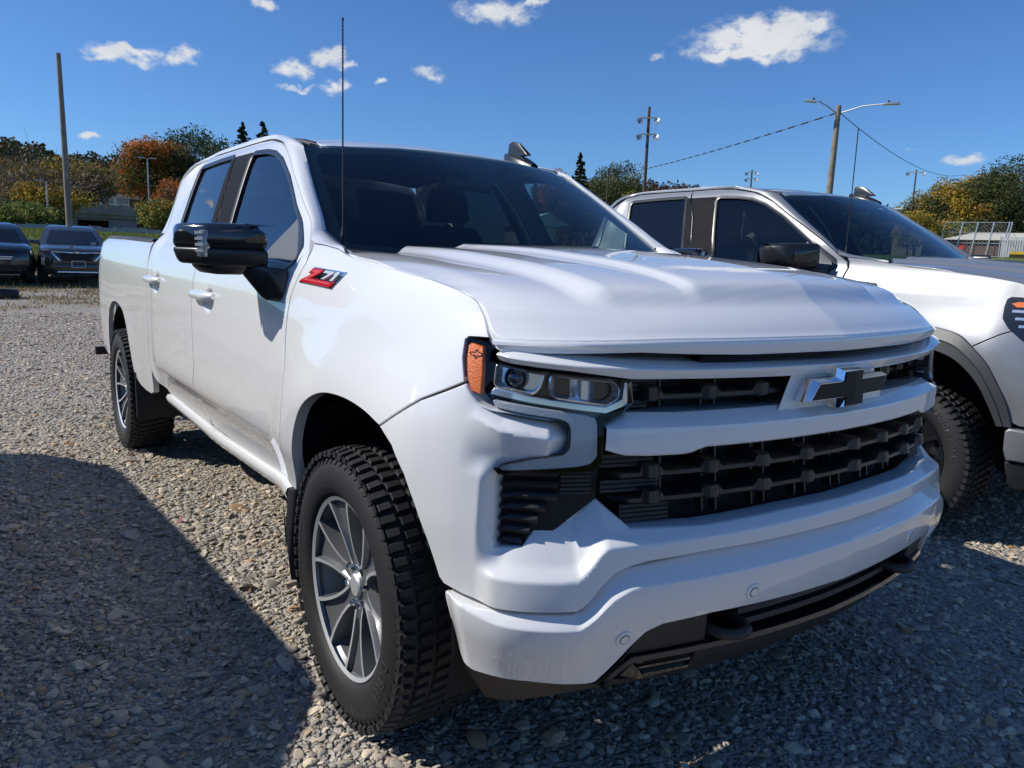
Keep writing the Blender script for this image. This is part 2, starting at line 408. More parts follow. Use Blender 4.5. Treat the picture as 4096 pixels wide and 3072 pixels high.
def panel(name, outline, fn, m, parent=None, step=.035, thick=.02, bev=.0025, e=0., holes=(), fine=None, lines=(), pts=None):
    """a sheet-metal panel: outline (a,b) cut from the surface fn(a,b,e)->xyz, with a rolled edge and an inward flange.
    fine=[(a,b,radius,step)] adds denser points round a detail"""
    loops = [densify(np.asarray(outline, float), step)] + [densify(np.asarray(h, float), step) for h in holes]
    ins = [inset(l, bev * (1 if i == 0 else -1)) for i, l in enumerate(loops)]
    lo = loops[0].min(0); hi = loops[0].max(0)
    gx, gy = np.meshgrid(np.arange(lo[0] + step * .37, hi[0], step), np.arange(lo[1] + step * .41, hi[1], step))
    G = np.stack([gx.ravel(), gy.ravel()], 1)
    for (fa, fb, fr, fs) in (fine or []):
        gx, gy = np.meshgrid(np.arange(fa - fr, fa + fr, fs), np.arange(fb - fr, fb + fr, fs))
        G = np.concatenate([G[np.hypot(G[:, 0] - fa, G[:, 1] - fb) > fr], np.stack([gx.ravel(), gy.ravel()], 1)[np.hypot(gx.ravel() - fa, gy.ravel() - fb) < fr]])
    ok = inside(G, loops[0])
    for h in loops[1:]: ok &= ~inside(G, h)
    B = np.concatenate(ins)
    G = G[ok]
    LN = []
    for l in lines:                      # crease lines: kept as edges of the triangulation
        l = np.asarray(l, float); q = [l[0]]
        for a, b in zip(l[:-1], l[1:]):
            n = max(1, int(math.ceil(np.linalg.norm(b - a) / step)))
            q += [a + (b - a) * (j + 1) / n for j in range(n)]
        q = np.array(q); k_ = inside(q, ins[0])
        for h_ in ins[1:]: k_ &= ~inside(q, h_)
        d = np.min(np.hypot(q[:, None, 0] - B[None, :, 0], q[:, None, 1] - B[None, :, 1]), axis=1); k_ &= d > .003
        LN.append((q, k_))
    if pts is not None:
        p_ = np.asarray(pts, float); p_ = p_[inside(p_, ins[0])]; G = np.concatenate([G, p_]) if len(p_) else G
    if len(G):
        d = np.min(np.hypot(G[:, None, 0] - B[None, :, 0], G[:, None, 1] - B[None, :, 1]), axis=1)
        G = G[d > min(step * .45, .009)]
        for q, k_ in LN: G = G[np.min(np.hypot(G[:, None, 0] - q[None, :, 0], G[:, None, 1] - q[None, :, 1]), axis=1) > step * .35]
    P = np.concatenate([B, G]) if len(G) else B
    E = []; k = 0
    for l in ins:
        n = len(l); E += [(k + i, k + (i + 1) % n) for i in range(n)]; k += n
    for q, k_ in LN:
        o_ = len(P); idx = np.cumsum(k_) - 1; P = np.concatenate([P, q[k_]])
        E += [(o_ + idx[i], o_ + idx[i + 1]) for i in range(len(q) - 1) if k_[i] and k_[i + 1]]
    vs, es, fs, ov, oe, of = delaunay_2d_cdt([Vector(p) for p in P], [(int(a_), int(b_)) for a_, b_ in E], [], 0, 1e-6)
    vs = np.array([(v[0], v[1]) for v in vs]); fs = np.array([f for f in fs if len(f) == 3])
    cen = vs[fs].mean(1); keep = inside(cen, ins[0])
    for h in ins[1:]: keep &= ~inside(cen, h)
    fs = fs[keep]
    a, b = vs[:, 0], vs[:, 1]
    V = fn(a, b, e + 0 * a); h = .0035
    du = fn(a + h, b, e + 0 * a) - fn(a - h, b, e + 0 * a); dv = fn(a, b + h, e + 0 * a) - fn(a, b - h, e + 0 * a)
    N = np.cross(du, dv); N /= np.linalg.norm(N, axis=1)[:, None] + 1e-12
    out = fn(a, b, e + .01 + 0 * a) - V
    sgn = np.where((N * out).sum(1) < 0, -1., 1.); N = N * sgn[:, None]
    # orient triangles
    t = V[fs]; tn = np.cross(t[:, 1] - t[:, 0], t[:, 2] - t[:, 0]); flip = (tn * N[fs].mean(1)).sum(1) < 0
    fs[flip] = fs[flip][:, ::-1]
    allV = [V]; allN = [N]; F = [tuple(f) for f in fs]; base = len(V)
    for i, (l, ins_l) in enumerate(zip(loops, ins)):
        n = len(l)
        top = fn(ins_l[:, 0], ins_l[:, 1], e + 0 * l[:, 0]); r1 = fn(l[:, 0], l[:, 1], e - bev * 1.2 + 0 * l[:, 0]); r2 = fn(l[:, 0], l[:, 1], e - thick + 0 * l[:, 0])
        h1 = fn(ins_l[:, 0] + h, ins_l[:, 1], e + 0 * l[:, 0]) - fn(ins_l[:, 0] - h, ins_l[:, 1], e + 0 * l[:, 0])
        h2 = fn(ins_l[:, 0], ins_l[:, 1] + h, e + 0 * l[:, 0]) - fn(ins_l[:, 0], ins_l[:, 1] - h, e + 0 * l[:, 0])
        nn = np.cross(h1, h2); nn /= np.linalg.norm(nn, axis=1)[:, None] + 1e-12
        oo = fn(ins_l[:, 0], ins_l[:, 1], e + .01 + 0 * l[:, 0]) - top
        nn *= np.where((nn * oo).sum(1) < 0, -1., 1.)[:, None]
        tang = np.roll(r1, -1, 0) - np.roll(r1, 1, 0); side = np.cross(tang, oo); side /= np.linalg.norm(side, axis=1)[:, None] + 1e-12
        toward = r1 - top; s2 = np.where((side * toward).sum(1) < 0, -1., 1.); side = side * s2[:, None]
        allV += [top, r1, r1, r2]; allN += [nn, side, side, side]
        for j in range(n):
            j2 = (j + 1) % n
            for (p, q) in ((0, 1), (2, 3)):
                f = (base + p * n + j, base + p * n + j2, base + q * n + j2, base + q * n + j)
                F.append(f)
        # orientation of rim quads
        VV = np.concatenate(allV)
        for q in range(len(F) - 2 * n, len(F)):
            f = F[q]; p0, p1, p2 = VV[f[0]], VV[f[1]], VV[f[2]]
            if np.dot(np.cross(p1 - p0, p2 - p0), side[(f[0] - base) % n]) < 0: F[q] = f[::-1]
        base += 4 * n
    return mesh(name, np.concatenate(allV), F, m, parent, normals=np.concatenate(allN))
def text_geo(txt, size=1., extr=.0, res=2, shear=0., spacing=1.0, bold=0.):
    cu = bpy.data.curves.new('lettering', 'FONT'); cu.body = txt; cu.size = size; cu.extrude = extr; cu.resolution_u = res; cu.align_x = 'CENTER'; cu.align_y = 'CENTER'
    cu.shear = shear; cu.space_character = spacing; cu.offset = bold
    o = bpy.data.objects.new('lettering', cu); me = o.to_mesh()
    V = np.array([v.co[:] for v in me.vertices]); F = [tuple(p.vertices) for p in me.polygons]
    o.to_mesh_clear(); bpy.data.objects.remove(o); bpy.data.curves.remove(cu)
    return V, F

# ---------------------------------------------------------------- material set
mat('white_paint', (.80, .80, .79), .32, 0, 1.0, .02)
m = mat('silver_paint', (.30, .308, .315), .42, .45, .8, .03)
mat('rubber', (.022, .022, .023), .62, bump=(260, .07), spec=.4); mat('rubber_letter', (.06, .06, .062), .38, spec=.5)
mat('alloy_dark', (.20, .205, .21), .36, .5, .5, .12); mat('alloy_cut', (.78, .79, .80), .42, .65, .3, .1); mat('rim_black', (.012, .012, .013), .22, 0, .8, .05)
mat('chrome', (.86, .87, .88), .05, 1.0); mat('chrome_dark', (.78, .80, .83), .18, .75); mat('lens_rib', (.42, .45, .48), .25, .3); mat('chrome_trim', (.86, .87, .88), .16, .8); mat('steel', (.35, .34, .33), .4, 1.0)
mat('black_gloss', (.010, .010, .011), .12, 0, 1.0, .02); mat('black_satin', (.014, .014, .015), .33, 0, .2, .2); mat('black_matte', (.022, .022, .023), .55, bump=(500, .12))
mat('black_deep', (.006, .006, .006), .7); mat('black_liner', (.008, .008, .008), .85); mat('black_trim', (.018, .018, .019), .3); mat('pillar_black', (.010, .010, .013), .6, 0, 0, .1, .08)
mat('grey_trim', (.10, .105, .11), .45); mat('frit', (.006, .007, .009), .4); mat('clad_grey', (.06, .062, .066), .42, bump=(400, .1))
mat('interior_dark', (.006, .0065, .007), .7); mat('interior_grey', (.07, .07, .07), .8)
m = mat('amber_lens', (.80, .155, .0), .35, 0, .1, .04)
nt = m.node_tree; b = nt.nodes['Principled BSDF']; t = nt.nodes.new('ShaderNodeTexCoord'); v = nt.nodes.new('ShaderNodeTexVoronoi'); v.inputs['Scale'].default_value = 380
bp = nt.nodes.new('ShaderNodeBump'); bp.inputs['Strength'].default_value = .35; bp.inputs['Distance'].default_value = .004
nt.links.new(t.outputs['Object'], v.inputs['Vector']); nt.links.new(v.outputs['Distance'], bp.inputs['Height']); nt.links.new(bp.outputs[0], b.inputs['Normal'])
mat('amber_dark', (.16, .05, .01), .3); mat('red_lens', (.35, .01, .012), .15, 0, 1.0); mat('signal_lens', (.20, .22, .235), .12, .2, 1.0)
mat('lamp_dark', (.012, .013, .015), .2, 0, .6); mat('projector', (.03, .045, .07), .03, .6, 1.0, .0)
m = mat('drl_lens', (.46, .47, .50), .30, 0, .9, .03)
nt = m.node_tree; b = nt.nodes['Principled BSDF']; t = nt.nodes.new('ShaderNodeTexCoord'); v = nt.nodes.new('ShaderNodeTexVoronoi'); v.inputs['Scale'].default_value = 330
bp = nt.nodes.new('ShaderNodeBump'); bp.inputs['Strength'].default_value = .5; bp.inputs['Distance'].default_value = .003
nt.links.new(t.outputs['Object'], v.inputs['Vector']); nt.links.new(v.outputs['Distance'], bp.inputs['Height']); nt.links.new(bp.outputs[0], b.inputs['Normal'])
mat('emblem_black', (.010, .0095, .009), .5, spec=.25); mat('badge_red', (.55, .008, .015), .2, 0, .8); mat('badge_pink', (.75, .10, .11), .2, 0, .8); mat('badge_silver', (.74, .76, .79), .25, .3, .6)
glass('windshield_glass', (.44, .54, .54), .9); glass('side_glass', (.42, .52, .52), 1.15); glass('privacy_glass', (.06, .07, .08), 1.1, body=.35, bodycol=(.01, .012, .016)); glass('lamp_glass', (.95, .96, .97), .5)

mat('car_dark_glass', (.008, .010, .012), .06, 0, .5, .0)

# ---------------------------------------------------------------- ground
_gr = np.array([0, 9, 15, 20, 25, 32, 38, 45, 75, 110, 250, 700, 3000.]); _gz = np.array([.012, .012, .075, .17, .28, 1.1, 1.75, 2.15, 2.9, 3.6, 5.2, 8, 14.])
_gf = pchip(_gr, _gz)
def ground_z(x, y): return float(_gf(math.hypot(x, y)))
rad = np.r_[np.arange(0, 12, .5), np.arange(12, 50, 1.5), np.geomspace(50, 3000, 40)]; nth = 160
th = np.linspace(0, 2 * math.pi, nth, endpoint=False)
gv = np.array([(r * math.cos(t), r * math.sin(t), float(_gf(r))) for r in rad[1:] for t in th]); gv = np.concatenate([[[0, 0, .012]], gv])
gfc = [(0, 1 + j, 1 + (j + 1) % nth) for j in range(nth)]
for i in range(len(rad) - 2):
    for j in range(nth):
        a = 1 + i * nth + j; b_ = 1 + i * nth + (j + 1) % nth; gfc.append((a, a + nth, b_ + nth, b_))
gm = bpy.data.materials.new('gravel_yard'); gm.use_nodes = True; nt = gm.node_tree; B = nt.nodes['Principled BSDF']; L = nt.links.new
def N(t, **k):
    n = nt.nodes.new(t)
    for a, v in k.items(): setattr(n, a, v)
    return n
def ramp(stops, src, interp='LINEAR'):
    r = N('ShaderNodeValToRGB'); r.color_ramp.interpolation = interp
    while len(r.color_ramp.elements) < len(stops): r.color_ramp.elements.new(.5)
    for e, (p, c) in zip(r.color_ramp.elements, stops): e.position = p; e.color = (*c, 1)
    L(src, r.inputs[0]); return r.outputs[0]
def mixn(f, a, b, blend='MIX'):
    m = N('ShaderNodeMix', data_type='RGBA', blend_type=blend)
    if isinstance(f, (int, float)): m.inputs['Factor'].default_value = f
    else: L(f, m.inputs['Factor'])
    for s, v in (('A', a), ('B', b)):
        if isinstance(v, tuple): m.inputs[s].default_value = (*v, 1)
        else: L(v, m.inputs[s])
    return m.outputs['Result']
def mth(op, a, b=0., c=False):
    m = N('ShaderNodeMath', operation=op, use_clamp=c)
    for i, v in enumerate((a, b)):
        if isinstance(v, (int, float)): m.inputs[i].default_value = v
        else: L(v, m.inputs[i])
    return m.outputs[0]
geo = N('ShaderNodeNewGeometry'); pos = geo.outputs['Position']
def noise(sc, det=4, rough=.55, vec=None):
    n = N('ShaderNodeTexNoise'); n.inputs['Scale'].default_value = sc; n.inputs['Detail'].default_value = det; n.inputs['Roughness'].default_value = rough; L(vec or pos, n.inputs['Vector']); return n.outputs['Fac']
def voro(sc):
    v = N('ShaderNodeTexVoronoi'); v.inputs['Scale'].default_value = sc; L(pos, v.inputs['Vector']); return v
v1 = voro(38); v2 = voro(85)
sep = N('ShaderNodeSeparateColor'); L(v1.outputs['Color'], sep.inputs[0])
stone = ramp([(0, (0.225, 0.210, 0.190)), (.3, (0.375, 0.348, 0.308)), (.55, (0.488, 0.444, 0.381)), (.75, (0.425, 0.408, 0.392)), (.92, (0.625, 0.570, 0.482)), (1, (0.325, 0.252, 0.168))], sep.outputs[0])
sep2 = N('ShaderNodeSeparateColor'); L(v2.outputs['Color'], sep2.inputs[0])
fine_ = ramp([(0, (0.213, 0.192, 0.162)), (.5, (0.400, 0.360, 0.297)), (1, (0.537, 0.486, 0.409))], sep2.outputs[0])
base = mixn(ramp([(.42, (0, 0, 0)), (.58, (1, 1, 1))], noise(1.3, 3)), stone, fine_)
base = mixn(mth('MULTIPLY', noise(.35, 3), .22), base, (.22, .185, .14))
# weeds, dry grass and the green bank further out
sx = N('ShaderNodeSeparateXYZ'); L(pos, sx.inputs[0])
rr = N('ShaderNodeVectorMath', operation='LENGTH'); L(pos, rr.inputs[0]); r = rr.outputs['Value']
rw = mth('ADD', r, mth('MULTIPLY', mth('SUBTRACT', noise(.35, 4), .5), 7))
brown = ramp([(0, (.22, .15, .085)), (.5, (.30, .235, .14)), (1, (.22, .20, .09))], noise(3.2, 4))
green = ramp([(.25, (.11, .155, .03)), (.6, (.17, .21, .045)), (.85, (.26, .24, .10))], noise(1.6, 5))
patch = ramp([(.50, (0, 0, 0)), (.60, (1, 1, 1))], noise(.55, 4, .6))
band = mth('MULTIPLY', mth('MULTIPLY', mth('GREATER_THAN', rw, 15.5), patch), .55)
base = mixn(band, base, brown)
b2 = ramp([(0, (0, 0, 0)), (1, (1, 1, 1))], mth('MULTIPLY', mth('SUBTRACT', rw, 24.), .25, True))
base = mixn(mth('MULTIPLY', b2, .75), base, brown)
g2 = ramp([(0, (0, 0, 0)), (1, (1, 1, 1))], mth('MULTIPLY', mth('SUBTRACT', rw, 28.), .4, True))
base = mixn(g2, base, green)
L(base, B.inputs['Base Color']); B.inputs['Roughness'].default_value = .9; B.inputs['Specular IOR Level'].default_value = .25
hgt = mth('ADD', mth('MULTIPLY', v1.outputs['Distance'], -.03), mth('MULTIPLY', v2.outputs['Distance'], -.012))
bp = N('ShaderNodeBump'); bp.inputs['Strength'].default_value = 1.0; bp.inputs['Distance'].default_value = 1.0; L(hgt, bp.inputs['Height']); L(bp.outputs[0], B.inputs['Normal'])
structure(mesh('ground', gv, gfc, gm, None, None))

# ---------------------------------------------------------------- loose gravel (one body of stuff: points carrying stones by geometry nodes)
def gravel(name, pts, sc, seed, label):
    n = len(pts); me = bpy.data.meshes.new(name); me.vertices.add(n); me.vertices.foreach_set('co', np.asarray(pts, np.float32).ravel())
    rg = np.random.default_rng(seed)
    a = me.attributes.new('stone_scale', 'FLOAT_VECTOR', 'POINT'); s = np.asarray(sc)[:, None] * np.stack([rg.uniform(.8, 1.35, n), rg.uniform(.65, 1.0, n), rg.uniform(.24, .54, n)], 1); a.data.foreach_set('vector', s.astype(np.float32).ravel())
    a = me.attributes.new('stone_rot', 'FLOAT_VECTOR', 'POINT'); q = np.stack([rg.normal(0, .30, n), rg.normal(0, .30, n), rg.uniform(0, 6.28, n)], 1); a.data.foreach_set('vector', q.astype(np.float32).ravel())
    a = me.attributes.new('stone_kind', 'INT', 'POINT'); a.data.foreach_set('value', rg.integers(0, 5, n).astype(np.int32))
    o = link_mesh(name, me, None); md = o.modifiers.new('stones', 'NODES'); ng = bpy.data.node_groups.new('stones', 'GeometryNodeTree'); md.node_group = ng
    ng.interface.new_socket('Geometry', in_out='INPUT', socket_type='NodeSocketGeometry'); ng.interface.new_socket('Geometry', in_out='OUTPUT', socket_type='NodeSocketGeometry')
    nn = ng.nodes; ll = ng.links.new; gi = nn.new('NodeGroupInput'); go = nn.new('NodeGroupOutput')
    g2i = nn.new('GeometryNodeGeometryToInstance')
    for k in range(5):
        ic = nn.new('GeometryNodeMeshIcoSphere'); ic.inputs['Radius'].default_value = 1; ic.inputs['Subdivisions'].default_value = 2
        sp = nn.new('GeometryNodeSetPosition'); nz = nn.new('ShaderNodeTexNoise'); nz.inputs['Scale'].default_value = .9; nz.inputs['Detail'].default_value = 1
        ps = nn.new('GeometryNodeInputPosition'); ad = nn.new('ShaderNodeVectorMath'); ad.operation = 'ADD'; ad.inputs[1].default_value = (k * 7.3, k * 3.1, 0)
        ll(ps.outputs[0], ad.inputs[0]); ll(ad.outputs[0], nz.inputs['Vector'])
        sb = nn.new('ShaderNodeVectorMath'); sb.operation = 'SUBTRACT'; sb.inputs[1].default_value = (.5, .5, .5); ll(nz.outputs['Color'], sb.inputs[0])
        mu = nn.new('ShaderNodeVectorMath'); mu.operation = 'SCALE'; mu.inputs['Scale'].default_value = 1.7; ll(sb.outputs[0], mu.inputs[0])
        ll(ic.outputs['Mesh'], sp.inputs['Geometry']); ll(mu.outputs[0], sp.inputs['Offset'])
        ss = nn.new('GeometryNodeSetShadeSmooth'); ss.inputs['Shade Smooth'].default_value = k % 2 == 0; ll(sp.outputs[0], ss.inputs['Geometry']); ll(ss.outputs[0], g2i.inputs[0])
    ip = nn.new('GeometryNodeInstanceOnPoints')
    def na(nm, ty):
        x = nn.new('GeometryNodeInputNamedAttribute'); x.data_type = ty; x.inputs['Name'].default_value = nm; return [s for s in x.outputs if s.enabled and s.name == 'Attribute'][0]
    ll(gi.outputs[0], ip.inputs['Points']); ll(g2i.outputs[0], ip.inputs['Instance']); ip.inputs['Pick Instance'].default_value = True
    ll(na('stone_kind', 'INT'), ip.inputs['Instance Index'])
    e2r = nn.new('FunctionNodeEulerToRotation'); ll(na('stone_rot', 'FLOAT_VECTOR'), e2r.inputs[0]); ll(e2r.outputs[0], ip.inputs['Rotation']); ll(na('stone_scale', 'FLOAT_VECTOR'), ip.inputs['Scale'])
    sm = nn.new('GeometryNodeSetMaterial'); sm.inputs['Material'].default_value = MATS['stones']; ll(ip.outputs[0], sm.inputs[0]); ll(sm.outputs[0], go.inputs[0])
    me.materials.append(MATS['stones'])
    return stuff(o, label)
sm_ = mat('stones', (.3, .3, .3), .82, spec=.3); nt = sm_.node_tree; B = nt.nodes['Principled BSDF']; L = nt.links.new
oi = N('ShaderNodeObjectInfo')
c1 = ramp([(0, (0.246, 0.216, 0.177)), (.22, (0.387, 0.341, 0.275)), (.42, (0.522, 0.445, 0.342)), (.6, (0.447, 0.404, 0.342)), (.74, (0.642, 0.536, 0.390)), (.87, (0.775, 0.661, 0.501)), (.95, (0.507, 0.375, 0.220)), (1, (0.462, 0.278, 0.146))], oi.outputs['Random'])
tcn = N('ShaderNodeTexCoord'); nz = N('ShaderNodeTexNoise'); nz.inputs['Scale'].default_value = 2.5; nz.inputs['Detail'].default_value = 5; L(tcn.outputs['Object'], nz.inputs['Vector'])
L(mixn(.30, c1, ramp([(.3, (.55, .55, .55)), (.7, (1, 1, 1))], nz.outputs['Fac']), 'MULTIPLY'), B.inputs['Base Color'])
def scatter(n, x0, x1, y0, y1, keep, rg):
    p = np.stack([rg.uniform(x0, x1, n), rg.uniform(y0, y1, n)], 1); return p[keep(p)]
rg = np.random.default_rng(3)
camp = np.array([1.985, -1.84])
def keep_d(a, b): return lambda p: (lambda d: (d >= a) & (d < b))(np.hypot(*(p - camp).T))
def infront(p): v = p - camp; return (v @ np.array([-.811, .585]) > -.3) & (np.abs(v @ np.array([.585, .811])) < .85 * (v @ np.array([-.811, .585])) + .8)
def zon(p): return np.array([ground_z(*q) for q in p]) if len(p) < 200 else _gf(np.hypot(p[:, 0], p[:, 1]))
P1 = scatter(140000, -5, 3.2, -4.5, 4.5, lambda p: keep_d(0, 3.6)(p) & infront(p), rg)
s1 = np.exp(rg.normal(math.log(.0072), .45, len(P1))); s1 = np.clip(s1, .004, .03)
P1b = scatter(4000, -5, 3.2, -4.5, 4.5, lambda p: keep_d(0, 4.6)(p) & infront(p), rg); s1b = np.clip(np.exp(rg.normal(math.log(.0180), .36, len(P1b))), .012, .05)
P2 = scatter(190000, -9, 5, -6, 8, lambda p: keep_d(3.6, 7.5)(p) & infront(p), rg); s2 = np.clip(np.exp(rg.normal(math.log(.0100), .38, len(P2))), .007, .04)
P3 = scatter(260000, -20, 6, -12, 18, lambda p: keep_d(7.5, 17)(p) & infront(p), rg); s3 = np.clip(np.exp(rg.normal(math.log(.0145), .3, len(P3))), .012, .05)
Pa = np.concatenate([P1, P1b, P2, P3]); sa = np.concatenate([s1, s1b, s2, s3])
gravel('gravel', np.c_[Pa, zon(Pa) + sa * .12], sa, 5, 'loose grey river gravel covering the yard around the trucks')

# ---------------------------------------------------------------- foliage helpers
attr_mat('leaves', .65, .25); attr_mat('needles', .7, .1); attr_mat('grass_blades', .7, .3); mat('bark', (.085, .070, .055), .9, bump=(14, .6)); mat('bark_grey', (.17, .155, .14), .9, bump=(14, .5))
def leaf_cloud(centers, radii, per, size, palette, rg, flat=1.0, up=0.):
    """many small leaf quads spread through a set of clumps; each clump takes its own hue"""
    n = len(centers); pal = np.asarray(palette, float)
    ci = np.repeat(np.arange(n), per); m = len(ci)
    d = rg.normal(size=(m, 3)); d /= np.linalg.norm(d, axis=1)[:, None]; rr_ = rg.uniform(.25, 1.0, m) ** .5
    p = np.asarray(centers)[ci] + d * rr_[:, None] * np.asarray(radii)[ci][:, None] * np.array([1, 1, flat])
    a = rg.normal(size=(m, 3)); a /= np.linalg.norm(a, axis=1)[:, None]; b = np.cross(a, rg.normal(size=(m, 3))); b /= np.linalg.norm(b, axis=1)[:, None]
    s = size * rg.uniform(.6, 1.35, m)[:, None]
    V = np.stack([p - a * s, p + b * s * .55, p + a * s, p - b * s * .55], 1).reshape(-1, 3)
    F = np.arange(4 * m).reshape(m, 4)
    col = pal[rg.integers(0, len(pal), n)][ci] * rg.uniform(.65, 1.35, m)[:, None]
    return V, F, np.clip(col, 0, 1)
def crown_pts(n, rx, ry, rz, zc, rg, low=-1., lumps=7):
    """clump centres filling an uneven crown"""
    lob = rg.normal(size=(lumps, 3)); lob /= np.linalg.norm(lob, axis=1)[:, None]
    out = []
    while len(out) < n:
        d = rg.normal(size=3); d /= np.linalg.norm(d)
        if d[2] < low: continue
        k = .62 + .38 * max(0, max(d @ l for l in lob)) ** 3 + rg.normal(0, .05)
        q = d * k * rg.uniform(.35, 1.0) ** .45
        out.append((q[0] * rx, q[1] * ry, zc + q[2] * rz))
    return np.array(out)
def tree(name, label, xy, top, rad_, palette, trunk_h=.3, n=150, per=46, leaf=.17, clump=.9, seed=1, bark='bark', base=None, group=None, low=-.75, bare=0, cat='tree', trunk_r=None, spread=1.0):
    rg = np.random.default_rng(seed); x, y = xy; z0 = ground_z(x, y) if base is None else base; H = top - z0
    t = empty(name, (x, y, z0)); tag(t, label, cat, group)
    zc = H * (trunk_h + (1 - trunk_h) * .5); rz = H - zc
    P = crown_pts(n, rad_, rad_ * .9, rz, zc, rg, low); P[:, 2] = np.minimum(P[:, 2], H - clump * .4)
    tr = trunk_r or H * .018 + .04; g = Geo()
    g.tube([(0, 0, -.3), (rg.normal(0, .03), rg.normal(0, .03), H * .25), (rg.normal(0, .1), rg.normal(0, .1), H * .55), (rg.normal(0, .2), rg.normal(0, .2), H * .88)], [tr * 1.25, tr, tr * .6, tr * .12], 7)
    for q in P[rg.choice(len(P), min(len(P), 18 + bare), replace=False)]:
        zb = min(q[2] * .72, H * .6) * rg.uniform(.6, 1); a = np.array([0, 0, zb]); m = a * .45 + q * .55 + np.array([0, 0, -.06 * H * rg.uniform(0, 1)])
        g.tube([a, m, q], [tr * .42, tr * .22, tr * .06], 5)
        if bare:
            for _ in range(3):
                e = q + rg.normal(0, .16, 3) * rad_ + np.array([0, 0, .10 * H]); g.tube([m, (m + e) / 2 + rg.normal(0, .04, 3) * rad_, e], [tr * .16, tr * .09, tr * .03], 4)
    g.obj('trunk', MATS[bark], t, 60)
    V, F, c = leaf_cloud(P, rg.uniform(.6, 1.15, len(P)) * clump, int(per * 1.9), leaf * .62, palette, rg, .8)
    big_mesh('crown', V, F, MATS['leaves'], t, np.clip(c * 1.7, 0, 1))
    return t
def conifer(name, label, xy, top, rad_, palette, seed=1, base=None, group=None, n=64, leaf=.16):
    rg = np.random.default_rng(seed); x, y = xy; z0 = ground_z(x, y) if base is None else base; H = top - z0
    t = empty(name, (x, y, z0)); tag(t, label, 'tree', group); tr = H * .014 + .04
    g = Geo(); g.tube([(0, 0, -.3), (0, 0, H * .5), (0, 0, H)], [tr * 1.2, tr * .7, .02], 6)
    C_ = []; R_ = []
    for k in range(n):
        f = (k + .5) / n; z = H * (.16 + .84 * f); rr_ = rad_ * (1 - f) ** .85 * rg.uniform(.75, 1.1)
        for j in range(4):
            q = rg.uniform(0, 6.283); L_ = rr_ * rg.uniform(.7, 1.1); zb_c = z + rg.uniform(-.5, .5) * H / n * 2.2; e = np.array([L_ * math.cos(q), L_ * math.sin(q), zb_c - .16 * L_ + rg.normal(0, .12)])
            g.tube([(0, 0, zb_c), e], [tr * .2, .01], 4)
            for u in (.3, .5, .7, .85, 1.0): C_.append(np.array([0, 0, zb_c]) * (1 - u) + e * u); R_.append(.06 + .05 * rad_ * (1 - f))
    g.obj('trunk', MATS['bark'], t, 60)
    V, F, c = leaf_cloud(np.array(C_), np.array(R_), 9, leaf * .7, palette, rg, .6); big_mesh('crown', V, F, MATS['needles'], t, c)
    return t
DKG = [(.028, .042, .014), (.040, .055, .018), (.022, .034, .014), (.05, .06, .02)]
OLV = [(.085, .075, .022), (.12, .095, .025), (.065, .068, .020), (.15, .10, .025), (.10, .07, .025)]
YEL = [(.24, .165, .020), (.19, .14, .022), (.28, .19, .025), (.11, .10, .022), (.23, .13, .02)]
ORG = [(.30, .10, .018), (.26, .085, .018), (.20, .075, .02), (.34, .14, .025)]
BRN = [(.10, .065, .038), (.075, .050, .032), (.13, .085, .04), (.16, .10, .03)]
LGR = [(.10, .13, .025), (.13, .15, .03), (.075, .10, .025), (.17, .16, .04)]

